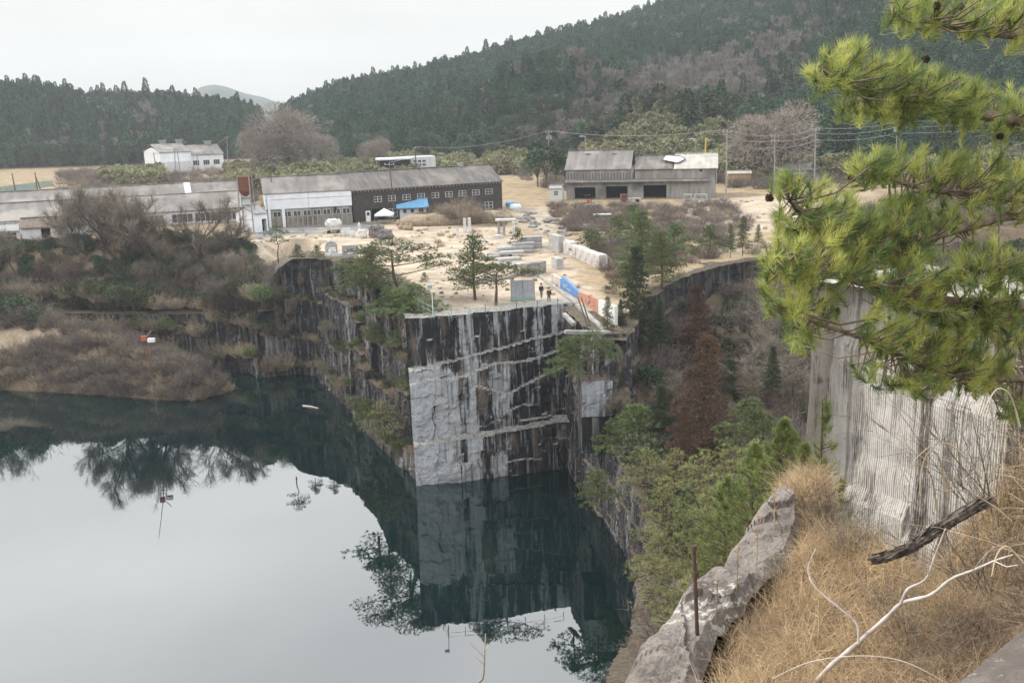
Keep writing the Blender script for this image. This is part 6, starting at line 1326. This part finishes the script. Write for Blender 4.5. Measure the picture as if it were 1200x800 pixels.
# white dead branch with fork
M_bleach = pmat('bleached branch', (.55, .5, .47), (.36, .31, .28), 6, .8, .004)
def poly3(pts, D0, D1):
    k = len(pts); return np.array([atd(x, y, D0 + (D1 - D0) * i / (k - 1)) for i, (x, y) in enumerate(pts)])
def smooth_path(P, m=6):
    P = np.asarray(P); n_ = len(P); out = []
    for i in range(n_ - 1):
        p0, p1, p2, p3 = P[max(i - 1, 0)], P[i], P[i + 1], P[min(i + 2, n_ - 1)]
        for t in np.linspace(0, 1, m, endpoint=False): out.append(.5 * ((2 * p1) + (-p0 + p2) * t + (2 * p0 - 5 * p1 + 4 * p2 - p3) * t * t + (-p0 + 3 * p1 - 3 * p2 + p3) * t ** 3))
    out.append(P[-1]); return np.array(out)
g0 = hit(950, 805); D0 = math.hypot(*g0[:2]); bt = thing('dead_branch', (0, 0, 0), 'bleached white forked dead branch lying across the grass slope', 'branch')
mainp = smooth_path(poly3([(945, 815), (968, 785), (1003, 755), (1040, 722), (1058, 706), (1090, 697), (1115, 678), (1140, 668), (1165, 657), (1186, 650)], D0, D0 - 1.4)); b = MB(); b.tube(mainp, np.linspace(.027, .007, len(mainp)) * (1 + .12 * np.sin(np.arange(len(mainp)) * 1.9)), 7); b.build('main_limb', M_bleach, bt, smooth=True)
f0 = smooth_path(poly3([(1055, 709), (1064, 690), (1085, 678), (1096, 650), (1108, 619)], D0 - .8, D0 - 1.2)); b = MB(); b.tube(f0, np.linspace(.015, .005, len(f0)), 6); b.build('fork', M_bleach, bt, smooth=True)
for q in (([(1165, 657), (1180, 664), (1192, 662)], .006), ([(1140, 668), (1150, 655), (1165, 640)], .005)): f1_ = poly3(q[0], D0 - 1.3, D0 - 1.5); b = MB(); b.tube(f1_, q[1], 4); b.build('twig', M_bleach, bt)
p = smooth_path(poly3([(1006, 754), (1004, 731), (985, 713), (966, 698), (952, 683), (947, 668), (950, 655), (956, 643)], D0 - .45, D0 - .2)); b = MB(); b.tube(p, np.linspace(.013, .004, len(p)), 5); k = 12
b.tube([p[12], p[12] + [-.1, 0, .15]], [.005, .002], 3); tag(b.build('curved_stem', M_bleach), 'thin pale curved stem rising from the white dead branch', 'branch')
p = smooth_path(poly3([(905, 795), (950, 775), (1010, 768), (1060, 775), (1110, 800)], D0 - .2, D0 - .6)); b = MB(); b.tube(p, np.linspace(.007, .003, len(p)), 5); tag(b.build('pale_branch', M_bleach), 'thin pale stem crossing under the white dead branch near the bottom', 'branch')
# dark fallen log in front of the white rock
p = smooth_path(poly3([(1022, 656), (1050, 648), (1075, 636), (1095, 622), (1118, 608), (1150, 590)], 10.2, 9.6)); b = MB(); b.tube(p, np.linspace(.025, .058, len(p)) * (1 + .1 * rng.normal(size=len(p))), 7); b.blades(np.repeat(p, 14, 0) + rand_dirs(len(p) * 14) * .05, np.repeat(nrm(np.gradient(p, axis=0)), 14, 0) + rand_dirs(len(p) * 14) * .15, .16, .03); t = tag(b.build('fallen_log', pmat('dark flaking bark', (.16, .13, .11), (.04, .034, .03), 14, .95, .03)), 'dark flaking log leaning out of the reeds before the white rock face', 'log')
# arching reed leaves, individual
for i, pts in enumerate((((1098, 598), (1092, 560), (1080, 545), (1062, 550), (1050, 575)), ((1110, 580), (1100, 535), (1088, 530), (1080, 550), (1078, 580)), ((1195, 500), (1185, 465), (1170, 455), (1158, 470), (1150, 490)), ((1185, 610), (1160, 590), (1130, 575), (1105, 575)), ((1150, 560), (1120, 525), (1095, 520), (1070, 540)), ((1200, 660), (1180, 640), (1168, 650), (1162, 675)))):
    p = smooth_path(poly3(pts, 7.6, 7.2)); b = MB(); b.tube(p, np.linspace(.008, .003, len(p)), 4); tag(b.build('reed_leaf', M_reed), 'pale arching reed leaf curling before the white rock face', 'reed', 'arching reed leaves')
# dead sapling sticking up at the bottom
p = smooth_path([np.array([.5, 8.2, 31.5]), atd(566, 830, 12), atd(567, 790, 12.), atd(569, 742, 12.1)]); b = MB(); b.tube(p, np.linspace(.03, .006, len(p)), 5)
for q in ((568, 770, 550, 752), (567, 778, 556, 768), (568, 760, 580, 748)): A, B = atd(q[0], q[1], 12), atd(q[2], q[3], 12.1); b.tube([A, B], [.008, .003], 3)
tag(b.build('dead_sapling', M_twigl), 'thin dead sapling tip sticking up in front of the lake at the bottom edge', 'sapling')

# ---------------------------------------------------------------- near red pine at right
npt = thing('near_pine', (13.5, 9.5, 32.), 'large red pine reaching in from the right edge with long green needles', 'pine')
O = np.array(npt.location)
trunk = smooth_path([(13.5, 9.5, 31.5), (13.1, 9.3, 35.5), (12.3, 9., 39), (12.6, 9.2, 43), (12.2, 9, 47)]); b = MB(); b.tube(trunk - O, np.linspace(.32, .14, len(trunk)), 10); b.build('trunk', M_pbark, npt, smooth=True)
M_limb = pmat('scaly pine limb', (.2, .15, .115), (.09, .07, .055), 14, .9, .01)
limbs = [  # (points in survey pixels, D0, D1, radius)
    ([(1330, 20), (1260, 42), (1200, 42), (1150, 38), (1110, 30), (1075, 22), (1045, 8)], 10.5, 8.2, .035),
    ([(1340, 120), (1260, 140), (1200, 142), (1130, 130), (1085, 118), (1052, 114), (1010, 104), (985, 92), (960, 78)], 10.5, 7.8, .045),
    ([(1340, 240), (1250, 238), (1180, 232), (1120, 226), (1070, 218), (1020, 200)], 10.8, 8.4, .035),
    ([(1340, 270), (1260, 258), (1190, 252), (1140, 264), (1095, 277), (1050, 290), (1000, 285), (950, 262), (925, 235)], 10.5, 7.6, .04),
    ([(1340, 360), (1260, 362), (1180, 356), (1120, 354), (1090, 348), (1050, 342), (1010, 332), (970, 318), (920, 300)], 10.2, 7.3, .045),
    ([(1340, 400), (1240, 440), (1180, 443), (1130, 440), (1075, 425), (1030, 405), (1000, 392), (955, 378), (935, 362)], 10., 7.5, .03),
    ([(1340, 330), (1250, 305), (1190, 303), (1150, 318)], 10., 8.6, .03)]
LP = []
tw_rows = []
for i, (pts, a, c, r) in enumerate(limbs):
    p = smooth_path(poly3(pts, a, c), 8); st_ = trunk[np.argmin(np.linalg.norm(trunk - p[0], axis=1))]; p = np.concatenate([[st_], p]); b = MB(); b.tube(p - O, np.linspace(r * 1.5, r * .3, len(p)), 7); b.build('limb', M_limb, npt, smooth=True); LP.append(p)
LPa = np.concatenate(LP)
ell = [(1115, 12, 78, 26, 70), (1180, 22, 50, 26, 50), (1062, 12, 26, 16, 20), (972, 78, 30, 24, 34), (1000, 70, 30, 24, 34), (1040, 88, 55, 28, 72), (1095, 108, 60, 30, 72), (1160, 128, 60, 30, 72), (1005, 122, 38, 12, 22), (1060, 128, 50, 14, 34), (1030, 192, 40, 16, 42), (1075, 190, 60, 18, 60), (1150, 205, 60, 28, 80), (1195, 225, 40, 28, 40), (925, 215, 24, 14, 18), (975, 232, 30, 22, 30), (938, 262, 36, 28, 52), (990, 262, 42, 30, 60), (1045, 252, 40, 26, 48), (1095, 240, 40, 22, 40), (965, 300, 55, 24, 62), (1030, 305, 55, 22, 58), (1085, 310, 38, 26, 42), (920, 335, 32, 34, 52), (950, 355, 34, 28, 34), (1050, 330, 40, 16, 30), (1150, 300, 45, 18, 34), (1185, 325, 30, 30, 40), (1120, 345, 50, 28, 50), (1190, 375, 30, 30, 40), (1050, 388, 38, 22, 40), (1090, 395, 50, 30, 72), (1145, 400, 50, 30, 66), (1100, 435, 60, 22, 66), (1160, 440, 40, 18, 36), (1015, 432, 20, 12, 12), (930, 395, 20, 16, 16), (1060, 450, 36, 14, 22), (1192, 470, 26, 30, 40), (905, 300, 14, 20, 14), (1120, 255, 50, 16, 30), (1010, 268, 40, 24, 40), (1065, 285, 36, 20, 30), (1125, 315, 40, 18, 30), (1070, 360, 44, 20, 40), (1150, 370, 50, 24, 40), (935, 300, 26, 24, 26)]
TP = []
for (cx_, cy_, rx_, ry_, k) in ell:
    k = int(k * .8); a = rng.random(k) * 6.283; q = rng.random(k) ** .5; xs_ = cx_ + np.cos(a) * q * rx_; ys_ = cy_ + np.sin(a) * q * ry_
    for x, y in zip(xs_, ys_):
        # depth follows the nearest limb
        d = ray(x, y); v = LPa - CAMP; tt = v @ d; per = np.linalg.norm(v - tt[:, None] * d, axis=1); j = np.argmin(per); TP.append(CAMP + d * (tt[j] + rng.normal() * .35))
TP = np.array(TP); nt_ = len(TP)
# twigs join tufts to limbs
b = MB(); UD = np.zeros_like(TP)
for i in range(nt_):
    dd = LPa - TP[i]; j = np.argmin(np.einsum('ij,ij->i', dd, dd) + 2.5 * np.maximum(dd[:, 2], 0) ** 2); a0 = LPa[j]; w = TP[i] - a0; md = a0 + w * .5 + np.array([0, 0, -.12 * np.linalg.norm(w)]); b.tube(np.array([a0, md, TP[i]]) - O, [.009, .007, .005], 4, cap=False); UD[i] = nrm(w * .9 + np.array([0, 0, .28]) + rng.normal(size=3) * .12)
b.build('twigs', M_limb, npt)
def needle_tufts(P, U, per, L, W, back=.16):
    n_ = len(P) * per; PP = np.repeat(P, per, 0); UU = np.repeat(U, per, 0); s_ = rng.random((n_, 1)); base = PP - UU * s_ * back; D = nrm(UU * (.55 + .5 * (1 - s_)) + rand_dirs(n_) * .58); return base, D, rng.uniform(.75, 1.1, n_) * L
young = rng.random(nt_) < .6  # random split of the tufts between bright and darker needle colour
for nm, msk, mt_ in (('foliage', young, M_needle), ('darker_foliage', ~young, M_needle2)):
    b = MB(); base, D, Ls = needle_tufts(TP[msk] - O, UD[msk], 85, .12, .0022); b.blades(base, D, Ls, .0048); b.build(nm, mt_, npt)
for i, (x, y) in enumerate(((965, 84), (1034, 80), (1014, 92), (1050, 110), (1085, 70), (1138, 42), (1125, 8), (1098, 7), (1120, 142), (998, 209), (1172, 160), (980, 365), (932, 382), (902, 232))):
    d = ray(x, y); v = LPa - CAMP; tt = v @ d; per = np.linalg.norm(v - tt[:, None] * d, axis=1); j = np.argmin(per); p = CAMP + d * (tt[j] - .1) - O; b = MB()
    rk = 40; ph = np.arange(rk) * 2.4; zz_ = np.linspace(-.03, .03, rk); rr2 = .03 * np.sqrt(np.maximum(0, 1 - (zz_ / .034) ** 2)); Q = np.stack([np.cos(ph) * rr2, np.sin(ph) * rr2, zz_], 1); b.leaves(p + Q * .4, Q + [0, 0, .006], .026, .018); rock(b, tuple(p), (.04, .04, .055), i, rough=.02, n=2); b.build('pine_cone', M_cone, npt)
# young pines near the ledge
def near_sapling(px, py, topy, D, rad, pads, label, mat, n_t=260, per=50, needle=.12, w=.004):
    P = atd(px, py, D); z0 = hz(P[0], P[1]); T = atd(px, topy, D); hh = T[2] - z0; t = thing('young_pine', (P[0], P[1], z0), label, 'pine')
    b = MB(); tp = smooth_path([(0, 0, -.3), (.1, .05, hh * .35), (-.05, 0, hh * .7), (T[0] - P[0], T[1] - P[1], hh)]); b.tube(tp, np.linspace(.075, .012, len(tp)), 7)
    f = MB(); Q = []; U = []; zlo = pads
    for i in range(n_t):
        q = rng.random() ** .75; z = hh * (zlo + (1 - zlo) * q); R_ = rad * (1 - q) ** .75 * rng.uniform(.35, 1); a = rng.random() * 6.283; tip = np.array([math.cos(a) * R_, math.sin(a) * R_, z + R_ * .25]); zb = z - R_ * .35; ax = np.array([np.interp(zb, tp[:, 2], tp[:, 0]), np.interp(zb, tp[:, 2], tp[:, 1]), zb]); b.tube([ax, tip], [.012, .005], 3, cap=False); Q.append(tip); U.append(nrm(np.array([math.cos(a) * .5, math.sin(a) * .5, .8])))
    base, D2, Ls = needle_tufts(np.array(Q), np.array(U), per, needle, w); f.blades(base, D2, Ls * 1.0, w); b.build('trunk', M_pbark, t); f.build('crown', mat, t); return t
M_nmid = pmat('young pine needles', (.3, .34, .11), (.14, .19, .065), 1.5, .6, trans=.2, spec=.3)
near_sapling(964, 600, 468, 21, 1.0, .45, 'slim young pine in front of the left edge of the white rock face', M_nmid, 110, 70, .17, .006)
near_sapling(985, 612, 560, 17.5, 1.3, .3, 'bushy low pine at the ledge tip beneath the slim young pine', M_nmid, 200, 60, .15, .006)
near_sapling(915, 640, 492, 33, 2.4, .45, 'tall bushy pine left of the slim young pine', M_nmid, 520, 60, .2, .012)
near_sapling(882, 640, 520, 36, 2.3, .4, 'bushy green pine behind the ledge left of the tall bushy one', M_nmid, 480, 60, .2, .012)
near_sapling(940, 640, 520, 27, 1.7, .45, 'green pine between the tall bushy pine and the slim young one', M_nmid, 320, 60, .2, .01)
near_sapling(850, 660, 560, 40, 2.3, .4, 'bushy green pine half way along above the ledge', M_nmid, 420, 60, .2, .013)
near_sapling(905, 700, 575, 25, 1.5, .5, 'pine crown rising just behind the upper ledge', M_nmid, 300, 60, .18, .01)
